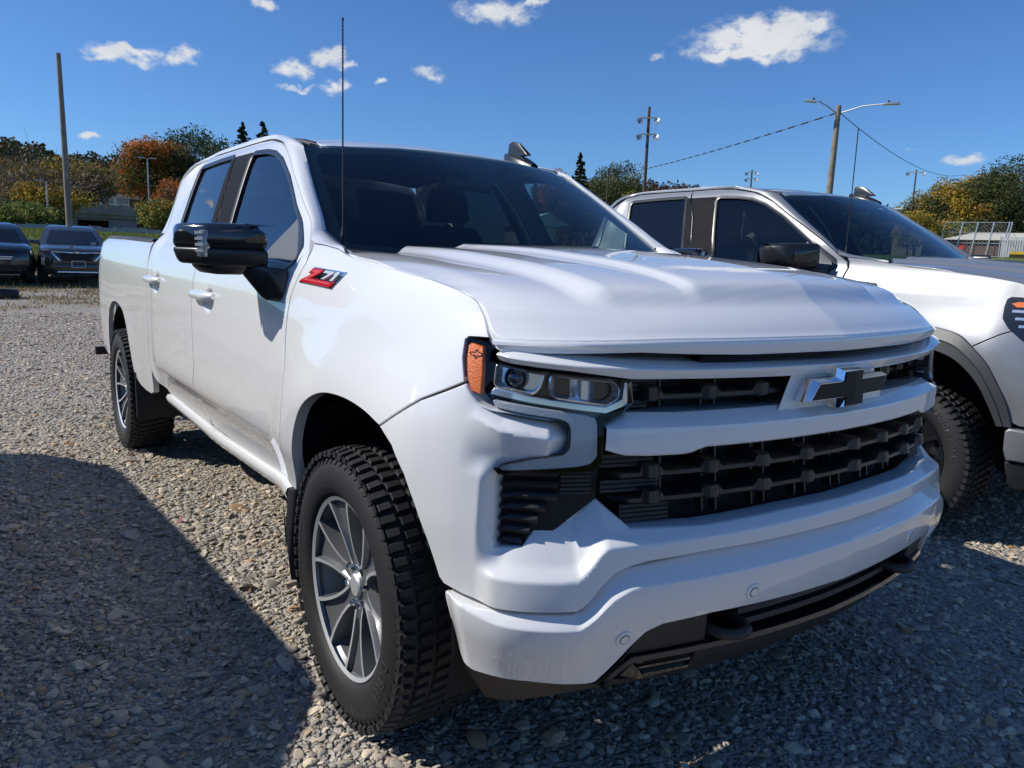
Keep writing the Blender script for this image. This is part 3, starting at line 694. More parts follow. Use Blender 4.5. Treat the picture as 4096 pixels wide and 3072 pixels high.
# ---------------------------------------------------------------- hills and the far forest
def hill(name, line, dist, depth, foot, palette, seed, ntree, crown_h, label, conif=0.):
    """line: (x, y, ztop) ridge points; terrain rises from foot distance to the ridge, covered by a far-off wood"""
    rg = np.random.default_rng(seed); line = np.array(line, float); line[:, 2] -= crown_h * .95; L_ = catmull(line, 60); C0 = np.array([1.98, -1.84])
    rows = []
    for f in np.linspace(0, 1, 12):
        r_ = foot + (1 - foot) * f; P = C0 + (L_[:, :2] - C0) * r_
        z = 4 + (L_[:, 2] - 4) * (f ** 1.25) - 1.5; rows.append(np.c_[P, z])
    P = C0 + (L_[:, :2] - C0) * 1.25; rows.append(np.c_[P, L_[:, 2] * .8])
    structure(loft(name, rows, MATS['forest_floor'], None, 180))
    cs, rs, pc = [], [], []
    for _ in range(ntree):
        u = rg.uniform(0, 59); f = rg.uniform(0, 1) ** .62; i = int(u); w = u - i; lp = L_[i] * (1 - w) + L_[min(59, i + 1)] * w
        r_ = foot + (1 - foot) * f; p = C0 + (lp[:2] - C0) * r_; z = 4 + (lp[2] - 4) * (f ** 1.25) - 1.5
        hgt = crown_h * rg.uniform(.6, 1.15); cs.append((p[0], p[1], z + hgt * .45)); rs.append(hgt)
    cs = np.array(cs); rs = np.array(rs); n = len(cs); per = 34
    ci = np.repeat(np.arange(n), per); m = len(ci); d = rg.normal(size=(m, 3)); d /= np.linalg.norm(d, axis=1)[:, None]
    con = rg.uniform(size=n) < conif; zz = d[:, 2] * .5
    taper = np.where(con[ci], np.clip(.55 - zz, .06, 1), 1.); p = cs[ci] + np.stack([d[:, 0] * .42 * taper * rs[ci], d[:, 1] * .42 * taper * rs[ci], zz * rs[ci] * np.where(con[ci], 1.5, 1.0)], 1) * rg.uniform(.7, 1, m)[:, None]
    a = rg.normal(size=(m, 3)); a /= np.linalg.norm(a, axis=1)[:, None]; b = np.cross(a, rg.normal(size=(m, 3))); b /= np.linalg.norm(b, axis=1)[:, None]; s = (rs[ci] * .13 * rg.uniform(.6, 1.3, m))[:, None]
    V = np.stack([p - a * s, p + b * s * .6, p + a * s, p - b * s * .6], 1).reshape(-1, 3)
    pal = np.array(palette); col = np.where(con[ci][:, None], np.array([.022, .034, .016]), pal[rg.integers(0, len(pal), n)][ci]) * rg.uniform(.7, 1.3, m)[:, None]
    o = big_mesh('forest', V, np.arange(4 * m).reshape(m, 4), MATS['leaves'], None, np.clip(col, 0, 1)); stuff(o, label)
mat('forest_floor', (.045, .042, .022), .95, var=(.02, .4))
FGREEN = [(.040, .055, .020), (.050, .062, .022), (.075, .07, .024), (.034, .046, .02), (.10, .07, .026)]
FBROWN = [(.10, .062, .036), (.085, .058, .036), (.12, .07, .03), (.065, .06, .028), (.14, .075, .03)]
hill('hill', [(*(-447.90, -12.23), 52.81), (*(-447.89, 8.86), 53.31), (*(-447.49, 19.94), 52.47), (*(-446.93, 29.44), 51.14), (*(-446.32, 37.21), 49.55), (*(-445.80, 42.73), 45.24), (*(-445.12, 49.14), 36.88), (*(-444.12, 57.27), 26.62)], 450, 100, .42, FGREEN + FBROWN[:2], 21, 1100, 9, 'wooded hillside of green and brown trees at the left edge')
hill('hill', [(*(-796.72, 43.58), 73.02), (*(-794.36, 74.58), 79.88), (*(-792.23, 94.18), 84.12), (*(-788.42, 121.68), 84.66), (*(-785.25, 140.48), 82.65), (*(-776.36, 183.02), 83.28), (*(-755.52, 255.44), 82.26)], 800, 100, .45, FBROWN + FGREEN[:2], 22, 1500, 12, 'far wooded ridge of rusty autumn trees behind the wooden pole')
hill('hill', [(*(-326.21, 32.60), 27.17), (*(-325.35, 40.01), 29.44), (*(-324.29, 47.58), 27.39), (*(-323.03, 55.30), 25.10), (*(-319.84, 71.18), 25.36)], 330, 60, .6, DKG + OLV[:2], 23, 420, 8, 'dark mixed wood on the lower slope behind the bridge', .6)
hill('hill', [(*(-638.31, 477.76), 83.28), (*(-593.73, 532.13), 88.37), (*(-561.92, 565.62), 87.92), (*(-545.54, 581.44), 86.92), (*(-528.91, 596.62), 82.76), (*(-508.68, 613.97), 77.29), (*(-460.86, 650.67), 68.62), (*(-409.58, 684.17), 64.66), (*(-362.61, 710.25), 63.86), (*(-264.86, 752.35), 61.23)], 800, 100, .5, FBROWN + DKG[:1], 24, 1700, 10, 'bare brown wooded ridge behind the tall floodlight pole', .06)
hill('hill', [(*(-212.31, 335.91), 29.99), (*(-195.34, 346.10), 31.57), (*(-185.29, 351.61), 30.97), (*(-168.85, 359.85), 30.16), (*(-146.63, 369.53), 29.51)], 400, 60, .7, DKG, 25, 260, 8, 'dark row of conifers low behind the silver truck', .8)

# ---------------------------------------------------------------- trees one by one
tree('bare_tree', 'half bare brown tree with pale branches at the left edge', (-59.82, 3.14), 6.70, 5.6, BRN, .22, 90, 7, .17, 1.1, 31, 'bark_grey', bare=40, trunk_r=.16)
tree('leafy_tree', 'brown thinning tree at the far left edge of the picture', (-67.93, 1.55), 7.75, 4.6, BRN + OLV[:2], .2, 100, 16, .19, 1.1, 32)
tree('leafy_tree', 'broad olive and yellow tree behind the wooden pole', (-63.65, 5.11), 7.19, 4.1, OLV + YEL[:1], .30, 150, 46, .18, 1.1, 33)
tree('leafy_tree', 'small yellow tree between the bare tree and the wooden pole', (-57.80, 3.21), 5.13, 2.8, YEL, .25, 70, 40, .15, .8, 34)
tree('leafy_tree', 'small round dark green tree above the bridge', (-101.10, 11.92), 9.79, 3.4, DKG, .3, 70, 50, .17, .9, 35)
tree('leafy_tree', 'olive brown tree over the white building', (-94.83, 13.38), 9.14, 5.6, OLV, .34, 150, 44, .20, 1.2, 36)
tree('maple_tree', 'tall maple with bright orange top beside the big green oak', (-74.60, 12.97), 10.90, 3.9, OLV[:3] + DKG[:1] + ORG[:1], .2, 170, 44, .18, 1.1, 37)
tree('maple_tree', 'orange top of a maple rising above its browner lower half', (-73.67, 12.48), 10.79, 2.2, ORG, .62, 60, 46, .16, .9, 38)
tree('maple_tree', 'second orange maple tip left of the big green oak', (-75.37, 14.18), 10.95, 1.9, ORG, .62, 46, 44, .16, .85, 39)
tree('leafy_tree', 'low red orange tree beside the white truck cab', (-62.50, 12.22), 6.48, 2.3, ORG + BRN[:1], .2, 70, 44, .15, .85, 40)
tree('oak_tree', 'big dark green oak behind the white truck cab', (-75.51, 18.03), 12.66, 6.4, [(.036, .052, .02), (.05, .066, .024), (.028, .042, .018)], .15, 240, 46, .20, 1.25, 41)
tree('oak_tree', 'dark green tree filling the gap left of the big oak', (-79.89, 16.95), 11.11, 3.0, DKG, .15, 110, 44, .19, 1.1, 42)
conifer('conifer', 'left one of two dark conifers rising over the white cab roof', (-80.45, 22.67), 14.15, 3.4, DKG, 43)
conifer('conifer', 'right one of two dark conifers rising over the white cab roof', (-79.87, 24.54), 14.54, 3.8, DKG, 44)
conifer('conifer', 'lone dark conifer right of the white cab', (-65.26, 54.92), 13.21, 2.6, DKG, 45)
tree('leafy_tree', 'orange treetop peeking over the white cab roof', (-73.20, 57.86), 13.46, 2.4, ORG + BRN[:2], .3, 60, 40, .17, .9, 46)
tree('leafy_tree', 'broad green tree between the lone conifer and the tall floodlight pole', (-65.62, 60.55), 13.06, 4.6, [(.07, .085, .026), (.055, .07, .024), (.09, .09, .03), (.05, .05, .022)], .1, 190, 44, .19, 1.1, 47)
tree('bush', 'yellow green bush at the foot of the tall floodlight pole', (-58.41, 56.54), 9.63, 1.9, YEL[:2] + LGR, .05, 50, 40, .15, .7, 48, cat='bush')
tree('leafy_tree', 'golden yellow tree leading the grove beside the ball field', (-56.11, 123.33), 16.81, 8.2, YEL + DKG[:1] + OLV[:1], .10, 260, 44, .27, 1.7, 49)
tree('leafy_tree', 'orange and olive treetop at the back of the grove', (-57.65, 133.61), 18.87, 7.2, OLV + YEL[:1] + ORG[2:3], .2, 170, 44, .27, 1.6, 50)
tree('leafy_tree', 'dark green tree at the left end of the grove', (-58.76, 119.84), 13.92, 4.8, DKG + OLV[:1], .08, 150, 46, .25, 1.4, 51)
tree('oak_tree', 'large dark green tree at the right edge of the picture', (-49.82, 126.07), 18.88, 9.2, DKG + [(.05, .05, .02)], .06, 300, 46, .28, 1.8, 52)
tree('bush', 'bright yellow bush left of the grove', (-48.37, 95.96), 9.12, 3.4, YEL, .02, 90, 44, .22, 1.0, 53, cat='bush')
tree('bush', 'yellow green thicket behind the backstop fence', (-55.13, 119.38), 9.94, 4.2, YEL[:2] + LGR + OLV[:1], .02, 110, 44, .22, 1.1, 54, cat='bush')
tree('bush', 'dark thicket with reddish leaves behind the dugout', (-51.59, 124.25), 10.01, 6.5, DKG + [(.10, .03, .03)] + OLV[:1], .02, 150, 44, .24, 1.3, 55, cat='bush')
tree('bush', 'green and orange bush in front of the bridge end', (-56.85, 9.92), 4.43, 1.55, LGR + ORG[:1] + YEL[:1], .02, 90, 44, .14, .75, 56, cat='bush')
tree('bush', 'dark bush at the left edge behind the black wagon', (-53.97, 0.52), 3.67, 1.9, DKG + BRN[:1], .02, 90, 40, .14, .8, 57, cat='bush')
tree('bush', 'light green bush behind the barrier blocks', (-51.91, 1.57), 3.48, 1.9, LGR + DKG[:1], .02, 100, 42, .14, .8, 58, cat='bush')
tree('bush', 'olive bush left of the bridge abutment', (-55.83, 2.84), 3.50, 1.5, OLV + DKG[:2] + LGR[:1], .02, 80, 42, .14, .75, 59, cat='bush')

# ---------------------------------------------------------------- bridge, buildings and barriers behind the yard
mat('concrete_dark', (.27, .255, .25), .85, var=(1.2, .25), bump=(6, .2)); mat('concrete_light', (.34, .33, .31), .85, var=(2., .2)); mat('white_wall', (.72, .73, .74), .6); mat('panel_print', (.42, .44, .47), .6)
mat('wood_pole', (.235, .20, .165), .85, var=(3, .25), bump=(22, .5)); mat('wood_dark', (.075, .052, .040), .85, var=(3, .3)); mat('galv', (.52, .53, .54), .45, .6); mat('grey_box', (.50, .51, .52), .5)
mat('lamp_metal', (.60, .62, .64), .25, .7); mat('cable', (.03, .03, .032), .6); mat('brick_brown', (.135, .080, .068), .9, var=(3., .15)); mat('roof_tan', (.52, .49, .42), .7); mat('roof_teal', (.42, .55, .52), .6); mat('paw_red', (.62, .05, .035), .6); mat('yellow_pad', (.65, .42, .02), .5); mat('tan_wall', (.33, .25, .19), .8)
bA = Vector((*(-73.61, 6.02), 0)); bB = Vector((*(-72.72, 12.11), 0)); ax = (bB - bA).normalized(); br = empty('road_bridge', (bA.x, bA.y, 0), math.atan2(ax.y, ax.x)); tag(br, 'low grey concrete road bridge in front of the white building', 'bridge')
Lb = (bB - bA).length; zt0, zt1 = 4.73, 4.57; zd = 4.03; zb_ = 3.76; zg = 2.4
g = Geo(); g.add([(-3, -.15, zd), (Lb + 3, -.15, zd - .1), (Lb + 3, -.15, zt1), (-3, -.15, zt0 + .25), (-3, .15, zd), (Lb + 3, .15, zd - .1), (Lb + 3, .15, zt1), (-3, .15, zt0 + .25)], [(0, 1, 2, 3), (5, 4, 7, 6), (3, 2, 6, 7), (0, 4, 5, 1)]); g.obj('parapet', MATS['concrete_dark'], br)
g = Geo(); g.box((Lb + 6, 8, .35), (Lb / 2, 4.0, zd - .2)); g.obj('deck', MATS['concrete_dark'], br)
for k in range(3):
    g = Geo(); g.box((Lb + 4, .35, zd - zb_ + .1), (Lb / 2, .35 + 3.2 * k, (zd + zb_) / 2 - .25)); g.obj('girder', MATS['concrete_dark'], br)
for xk in (-.5, Lb * .66):
    g = Geo(); g.box((2.2, 8, zb_ - zg + .4), (xk, 4.0, (zb_ + zg) / 2 - .4)); g.obj('abutment', MATS['concrete_dark'], br)
g = Geo(); g.box((Lb + 6, .3, 2.2), (Lb / 2, 8.2, zg + .2)); g.obj('back_wall', MATS['concrete_dark'], br)
def oriented(name, px, dist, zbase, w, d, h, m, parent=None, yaw_to_cam=True, off=0):
    x, y = px; yaw = math.atan2(y + 1.84, x - 1.98) - math.pi / 2 + off
    return empty(name, (x, y, zbase), yaw)
wb = oriented('white_building', (-84.23, 9.83), 87, 4.76, 0, 0, 0, None); tag(wb, 'long white building with printed panels on the bridge road', 'building')
w_, h_ = 5.2, 6.05 - 4.76
g = Geo(); g.box((w_, 2.4, h_), (0, 1.2, h_ / 2)); g.obj('wall', MATS['white_wall'], wb)
g = Geo(); g.box((w_ + .2, 2.7, .12), (0, 1.2, h_ + .06)); g.obj('roof', MATS['galv'], wb)
for ix in range(4):
    for iz in range(2):
        g = Geo(); g.box((.95, .04, .46), (-1.9 + 1.3 * ix, -.02, .36 + .62 * iz)); p = g.obj('sign_panel', MATS['concrete_light'], wb)
        g = Geo(); g.box((.22, .02, .26), (-2.18 + 1.3 * ix, -.05, .36 + .62 * iz)); g.box((.52, .02, .09), (-1.74 + 1.3 * ix, -.05, .44 + .62 * iz)); g.box((.46, .02, .07), (-1.76 + 1.3 * ix, -.05, .28 + .62 * iz)); g.obj('panel_print', MATS['panel_print'], p)
sh = oriented('shed', (-85.84, 12.57), 89, 4.89, 0, 0, 0, None); tag(sh, 'small brown shed at the right end of the white building', 'shed')
g = Geo(); g.box((1.9, 2, 1.2), (0, 1, .6)); g.obj('wall', MATS['tan_wall'], sh); g = Geo(); g.add([(-1.1, -.2, 1.2), (1.1, -.2, 1.2), (1.1, 2.2, 1.2), (-1.1, 2.2, 1.2), (-1.1, 1, 1.75), (1.1, 1, 1.75)], [(0, 1, 5, 4), (2, 3, 4, 5), (0, 4, 3), (1, 2, 5)]); g.obj('roof', MATS['wood_dark'], sh)
# concrete blocks along the top of the bank
blk = []
blocks = [(52, 30, 'first concrete block from the left, beside the black wagon roof'), (84, 46, 'second concrete block from the left, in front of the light green bush'), (112, 20, 'short concrete block left of the wooden pole'), (140, 30, 'concrete block just left of the foot of the wooden pole'), (176, 40, 'concrete block right of the foot of the wooden pole'), (206, 22, 'short concrete block under the dark bridge opening'), (227, 40, 'long concrete block below the bridge, fifth from the right'), (262, 28, 'concrete block in front of the bridge end'), (294, 46, 'concrete block next to the green and orange bush'), (334, 40, 'last concrete block, partly hidden by the white truck bed')]
for k, (px, wpx, lb) in enumerate(blocks):
    pass
def block_at(px, xy, wm, lb, k):
    x, y = xy; yaw = math.atan2(y + 1.84, x - 1.98) - math.pi / 2; t = empty('barrier_block', (x, y, ground_z(x, y) - .06), yaw + (k % 3 - 1) * .05); tag(t, lb, 'concrete barrier', 'concrete blocks along the top of the grass bank')
    g = Geo(); hh = .30 + .03 * (k % 3); g.add([(-wm / 2, -.22, 0), (wm / 2, -.22, 0), (wm / 2, .22, 0), (-wm / 2, .22, 0), (-wm / 2 + .03, -.15, hh), (wm / 2 - .03, -.15, hh), (wm / 2 - .03, .15, hh - .02), (-wm / 2 + .03, .15, hh - .02)], [(0, 1, 5, 4), (1, 2, 6, 5), (2, 3, 7, 6), (3, 0, 4, 7), (4, 5, 6, 7)]); g.obj('block', MATS['concrete_light'], t)
    g = Geo(); g.tube([(-wm / 2 - .06, -.1, -.1), (-wm / 2 - .05, -.1, hh + .05)], .035, 6); g.obj('post', MATS['concrete_light'], t)
for k, (xy, wpx) in enumerate([((-41.93, 0.88), 30), ((-41.89, 1.48), 46), ((-41.85, 2.02), 20), ((-41.79, 2.56), 30), ((-41.72, 3.26), 40), ((-41.64, 3.86), 22), ((-41.59, 4.28), 40), ((-41.48, 4.99), 28), ((-41.37, 5.65), 46), ((-41.22, 6.49), 40)]):
    block_at(0, xy, wpx / 1661 * 44 * .80, blocks[k][2], k)

# ---------------------------------------------------------------- poles, lamps and wires
def pole(name, xy, z0, top, top_xy, r0, r1, m, label, cat):
    t = empty(name, (xy[0], xy[1], z0)); tag(t, label, cat); g = Geo(); dx, dy = top_xy[0] - xy[0], top_xy[1] - xy[1]
    g.tube([(0, 0, -.6), (dx * .3, dy * .3, (top - z0) * .3), (dx, dy, top - z0)], [r0, r0 * .7 + r1 * .3, r1], 12); g.obj('shaft', MATS[m], t, 40)
    return t, Vector((dx, dy, top - z0))
pole('utility_pole', (-30.84, 1.59), ground_z(*(-30.84, 1.59)), 8.03, (-30.84, 1.53), .125, .075, 'wood_pole', 'leaning weathered wooden pole behind the dark grey SUV', 'pole')
def lamp_pole(xy, top, h_arm, label, two=True, w=.04):
    z0 = ground_z(*xy); t = empty('lamp_post', (*xy, z0)); tag(t, label, 'street lamp'); H = top - z0
    g = Geo(); g.tube([(0, 0, -.2), (0, 0, H)], [w * 1.3, w], 8); g.obj('shaft', MATS['galv'], t)
    yaw = math.atan2(xy[1] + 1.84, xy[0] - 1.98) - math.pi / 2
    for sg in ((-1, 1) if two else (-1,)):
        hd = box('lamp_head', (.46, .2, .07), (sg * .36 * math.cos(yaw), sg * .36 * math.sin(yaw), H + .02), (0, 0, yaw), MATS['lamp_metal'], t, .03)
lamp_pole((-58.96, 9.56), 7.56, .4, 'grey lamp post with twin heads in front of the orange maple')
lamp_pole((-54.81, 2.94), 5.16, .4, 'slim grey lamp post in front of the yellow tree', False, .045)
def flood_pole(xy, top, bars, label, scale=1., r=.13, m='wood_dark'):
    z0 = ground_z(*xy); t = empty('floodlight_pole', (*xy, z0), math.atan2(xy[1] + 1.84, xy[0] - 1.98) - math.pi / 2); tag(t, label, 'floodlight pole', 'ball field floodlight poles'); H = top - z0
    g = Geo(); g.tube([(0, 0, -.3), (.02, 0, H)], [r * 1.25, r * .8], 9); g.obj('shaft', MATS[m], t)
    for dz, wd in bars:
        g = Geo(); g.box((wd, .10 * scale, .12 * scale), (0, -.12, H - dz)); bar_ = g.obj('crossarm', MATS['concrete_light'], t)
        for sg in (-1, 1):
            V, F = lathe_geo([(.06, .28), (.13, .26), (.17, .16), (.30, .0), (.36, -.06), (.33, -.05), (.05, .05)], 16); V = V * scale * .85
            R_ = np.array(Euler((math.radians(-30), 0, math.radians(-28 * sg))).to_matrix()); V = V @ R_.T
            mesh('floodlight', V + np.array([sg * (wd / 2 + .02), -.22, H - dz - .30 * scale]), F, MATS['lamp_metal'], t, 40)
    return t
flood_pole((-49.08, 48.92), 15.13, [(.95, 1.45), (2.35, 1.45)], 'tall dark floodlight pole with four lamps on two crossarms', 1.0, .15)
flood_pole((-90.08, 116.58), 18.92, [(.45, 1.75), (1.55, 1.75)], 'short looking far floodlight pole with four lamps behind the silver roof', 1.15, .16)
flood_pole((-60.66, 117.75), 16.94, [(.35, 2.15)], 'slim floodlight pole with two lamps left of the grove', 1.05, .13)
t, _ = pole('utility_pole', (-57.28, 51.90), 3., 10.76, (-57.28, 51.90), .10, .07, 'wood_dark', 'short dark pole in front of the green tree behind the cabs', 'pole')
ub = (-22.93, 36.83); ut = (-22.85, 36.88); uz = 10.06
t, tv = pole('street_lamp', ub, ground_z(*ub), uz, ut, .20, .135, 'wood_pole', 'leaning wooden pole with two street lamps behind the silver truck', 'street lamp')
yaw = math.atan2(ub[1] + 1.84, ub[0] - 1.98) - math.pi / 2; rx = Vector((math.cos(yaw), math.sin(yaw), 0)); fy_ = Vector((-math.sin(yaw), math.cos(yaw), 0))
for sg, ln, rise, z_at, nm in ((-1, 1.05, .62, uz - .45, 0), (1, 2.15, .30, uz - .42, 1)):
    a = tv + Vector((0, 0, z_at - uz)); e = a + rx * sg * ln - fy_ * .6 + Vector((0, 0, rise)); mdl = a * .45 + e * .55 + Vector((0, 0, .12 if sg > 0 else .05))
    arm = tube('lamp_arm', [tuple(a), tuple(mdl), tuple(e)], .035, MATS['galv'], t, 7)
    hd = box('lamp_head', (.78 if sg > 0 else .62, .30, .12), tuple(e + rx * sg * .36), (0, 0 if sg > 0 else .18, yaw), MATS['lamp_metal'], t, .035)
    g = Geo(); p0 = e + rx * sg * .22; g.tube([tuple(p0 + Vector((0, 0, .05))), tuple(p0 + Vector((0, 0, .17)))], .055, 8); g.obj('photocell', MATS['black_matte'], hd)
for dz, dx_, sz in ((-5.05, .12, (.42, .28, .62)), (-4.85, -.26, (.20, .22, .62)), (-5.85, .05, (.28, .22, .36)), (-6.5, .02, (.24, .22, .34))):
    f = 1 + dz / tv.z; box('meter_box', sz, tuple(tv * f + rx * dx_ - fy_ * .2), (0, .10, yaw), MATS['grey_box'], t, .02)
def cable(a, b, sag, label, r=.02, dashes=False):
    a = np.array(a); b = np.array(b); tt = np.linspace(0, 1, 60)[:, None]; P = a * (1 - tt) + b * tt - np.array([0, 0, 1]) * sag * 4 * tt * (1 - tt)
    if dashes:   # twisted cable: alternating thick lashings
        g = Geo(); g.tube(P, r * .5, 5)
        for k in range(0, 59): 
            if k % 2 == 0: g.tube(P[k:k + 2], r * 1.6, 5)
        o = g.obj('overhead_cable', MATS['cable'])
    else: o = tube('overhead_cable', P, r, MATS['cable'], None, 5)
    tag(o, label, 'cable')
cable((*ut, uz - .35), (*(-65.44, 60.75), 11.41), .25, 'lashed overhead cable running left from the street lamp pole', .028, True)
cable((*ut, uz - .30), (*(-48.03, 105.04), 14.23), 1.2, 'overhead wire running right from the street lamp pole into the grove', .022)

# ---------------------------------------------------------------- ball field behind the silver truck
fA = Vector((*(-46.94, 98.91), 0)); fB = Vector((*(-40.50, 101.79), 0)); ax = (fB - fA).normalized(); Lf = (fB - fA).length
bs = empty('backstop_fence', (fA.x, fA.y, 3.59), math.atan2(ax.y, ax.x)); tag(bs, 'tall chain link backstop with pale posts in front of the dugout', 'fence')
Hf = 7.92 - 3.59
for k, f in enumerate((.0, .27, .50, .735, .96, 1.0)):
    tube('post', [(Lf * f, -.1 if k % 2 else 0, -.3), (Lf * f + .55, 0, Hf)], .085, MATS['galv'], bs, 7)
for f in (.02, .30, .60, .97): tube('rail', [(.55 * (1 - f), 0, Hf * (1 - f)), (Lf + .55 * (1 - f), 0, Hf * (1 - f))], .05, MATS['galv'], bs, 6)
g = Geo(); st_ = .42
for k in range(int((Lf + Hf) / st_)):
    for sg in (1, -1):
        x0 = k * st_ - (Hf if sg > 0 else 0); p = []
        for tt in (0, Hf):
            p.append((x0 + (tt if sg > 0 else -tt), .02, tt))
        a, b = np.array(p[0]), np.array(p[1])
        # clip to the frame
        d = b - a; t0, t1 = 0., 1.
        lo = (0 - a[0]) / d[0]; hi = (Lf - a[0]) / d[0]; t0, t1 = max(t0, min(lo, hi)), min(t1, max(lo, hi))
        if t1 > t0: g.tube([a + d * t0, a + d * t1], .010, 3)
wm_ = g.obj('wire_mesh', MATS['galv'], bs); wm_['kind'] = 'stuff'
dg = oriented('dugout', (-44.57, 108.76), 120, 3.83, 0, 0, 0, None); tag(dg, 'brown dugout with tan roof and red paw print', 'building')
hd_ = 6.03 - 3.83
g = Geo(); g.box((13.5, 4, hd_), (1.2, 2, hd_ / 2)); g.obj('wall', MATS['brick_brown'], dg)
g = Geo(); g.add([(-6.2, -.5, hd_), (9, -.5, hd_), (9, 4.5, hd_ + .1), (-6.2, 4.5, hd_ + .1), (-2.5, 2, hd_ + 1.05), (9, 2, hd_ + 1.05)], [(0, 1, 5, 4), (2, 3, 4, 5), (0, 4, 3), (1, 2, 5), (3, 2, 1, 0)]); g.obj('roof', MATS['roof_tan'], dg)
for k in range(5):
    g = Geo(); g.box((.10, .06, hd_), (-4.6 + 2.35 * k, -.03, hd_ / 2)); g.obj('pilaster', MATS['wood_dark'], dg)
def blob(cx, cz, rx_, rz_, rot=0):
    q = np.linspace(0, 2 * math.pi, 18, endpoint=False); x = rx_ * np.cos(q); z = rz_ * np.sin(q)
    return [(cx + a * math.cos(rot) - b * math.sin(rot), cz + a * math.sin(rot) + b * math.cos(rot)) for a, b in zip(x, z)]
g = Geo(); pc = -3.75; pz = hd_ * .62
for poly in ([(pc - .30, pz - .42), (pc - .05, pz - .50), (pc + .15, pz - .50), (pc + .36, pz - .40), (pc + .34, pz - .16), (pc + .18, pz + .06), (pc, pz + .14), (pc - .16, pz + .05), (pc - .30, pz - .14)], blob(pc - .42, pz + .12, .11, .17, .3), blob(pc - .16, pz + .38, .12, .19, .1), blob(pc + .18, pz + .38, .12, .19, -.1), blob(pc + .44, pz + .12, .11, .17, -.3)):
    n = len(poly); g.add([(x, -.06, z) for x, z in poly] + [(x, -.01, z) for x, z in poly], [tuple(range(n))] + [(i, i + n, (i + 1) % n + n, (i + 1) % n) for i in range(n)])
g.obj('paw_print', MATS['paw_red'], dg)
cf = oriented('chain_link_fence', (-39.18, 100.17), 110, 3.67, 0, 0, 0, None); tag(cf, 'grey chain link panel right of the backstop', 'fence')
hc = 6.05 - 3.67
for k in range(9):
    g = Geo(); g.box((.20, .03, hc), (-.85 + .26 * k, 0, hc / 2)); g.obj('slat', MATS['grey_box'], cf)
for x in (-1.05, 1.45): tube('post', [(x, -.06, 0), (x, -.06, hc + .1)], .05, MATS['galv'], cf, 6)
yf = oriented('outfield_fence', (-36.17, 94.91), 104, 3.37, 0, 0, 0, None); tag(yf, 'low dark fence with yellow top at the right edge', 'fence')
g = Geo(); g.box((3.4, .10, .30), (.9, 0, .66)); g.obj('top_pad', MATS['yellow_pad'], yf); g = Geo(); g.box((3.4, .05, .55), (.9, .03, .26)); g.obj('panel', MATS['forest_floor'], yf)
hs = oriented('school_building', (-95.64, 184.09), 210, ground_z(*(-95.64, 184.09)), 0, 0, 0, None); tag(hs, 'low tan building far behind the slim floodlight pole', 'building')
zt_ = 16.48 - ground_z(*(-95.64, 184.09)); g = Geo(); g.box((6.5, 6, zt_), (0, 3, zt_ / 2)); g.obj('wall', MATS['tan_wall'], hs); g = Geo(); g.box((6.8, 6.4, .35), (0, 3, zt_ + .15)); g.obj('roof', MATS['white_wall'], hs)
for k in range(3):
    g = Geo(); g.box((1.1, .05, 1.2), (-2 + 2 * k, -.03, zt_ - 1.2)); g.obj('window', MATS['frit'], hs)
# open-sided shed seen through the white truck's cab
bn = oriented('park_shelter', (-70.46, 54.86), 92, ground_z(*(-70.46, 54.86)) - .2, 0, 0, 0, None, off=.35); tag(bn, 'white gabled shelter with pale green roof seen through the windshield', 'building')
g = Geo(); g.box((4.4, 6, 2.3), (-1.3, 3, 1.15)); g.obj('wall', MATS['white_wall'], bn)
g = Geo(); g.add([(-4.2, -.6, 2.3), (4.2, -.6, 2.3), (4.2, 7, 2.3), (-4.2, 7, 2.3), (0, -.6, 3.9), (0, 7, 3.9)], [(0, 4, 5, 3), (1, 2, 5, 4), (3, 2, 1, 0)]); g.obj('roof', MATS['roof_teal'], bn)
g = Geo(); g.add([(-4.1, -.55, 2.32), (4.1, -.55, 2.32), (0, -.55, 3.8)], [(0, 1, 2)]); g.obj('gable', MATS['white_wall'], bn)
for x in (1.4, 2.7, 4.0): tube('post', [(x, -.4, 0), (x, -.4, 2.3)], .10, MATS['wood_dark'], bn, 6)

# ---------------------------------------------------------------- weeds and grass
def blades(name, pts, h, palette, seed, label, w=.012, lean=.35):
    rg = np.random.default_rng(seed); n = len(pts); pts = np.asarray(pts); q = rg.uniform(0, 6.28, n); hh = h * rg.uniform(.5, 1.3, n); ww = w * rg.uniform(.7, 1.4, n)
    d = np.stack([np.cos(q), np.sin(q), 0 * q], 1); tip = pts + np.stack([rg.normal(0, lean, n) * hh, rg.normal(0, lean, n) * hh, hh], 1)
    V = np.stack([pts - d * ww[:, None], pts + d * ww[:, None], tip], 1).reshape(-1, 3); pal = np.array(palette); c = pal[rg.integers(0, len(pal), n)] * rg.uniform(.7, 1.3, n)[:, None]
    return stuff(big_mesh(name, V, np.arange(3 * n).reshape(n, 3), MATS['grass_blades'], None, np.clip(c, 0, 1)), label)
rg = np.random.default_rng(11); v = np.array([-1, .04]); v /= np.linalg.norm(v)
pt = np.stack([-rg.uniform(27, 44, 60000), rg.uniform(-6, 14, 60000)], 1); blades('grass', np.c_[pt, zon(pt)], .12, [(.16, .21, .04), (.20, .24, .05), (.13, .17, .04), (.26, .25, .09)], 12, 'green grass bank behind the parked cars', .02)
cl = np.stack([-rg.uniform(15, 26.5, 150), rg.uniform(-5, 7, 150)], 1); cl = cl[rg.uniform(size=150) < .8]; pt = cl[rg.integers(0, len(cl), 15000)] + rg.normal(0, .35, (15000, 2)) * np.array([.6, 1.6])
blades('dry_weeds', np.c_[pt, zon(pt)], .07, [(.30, .19, .09), (.26, .16, .09), (.30, .25, .13), (.22, .22, .08)], 13, 'dry brown and green weeds growing in strips of the gravel', .012)
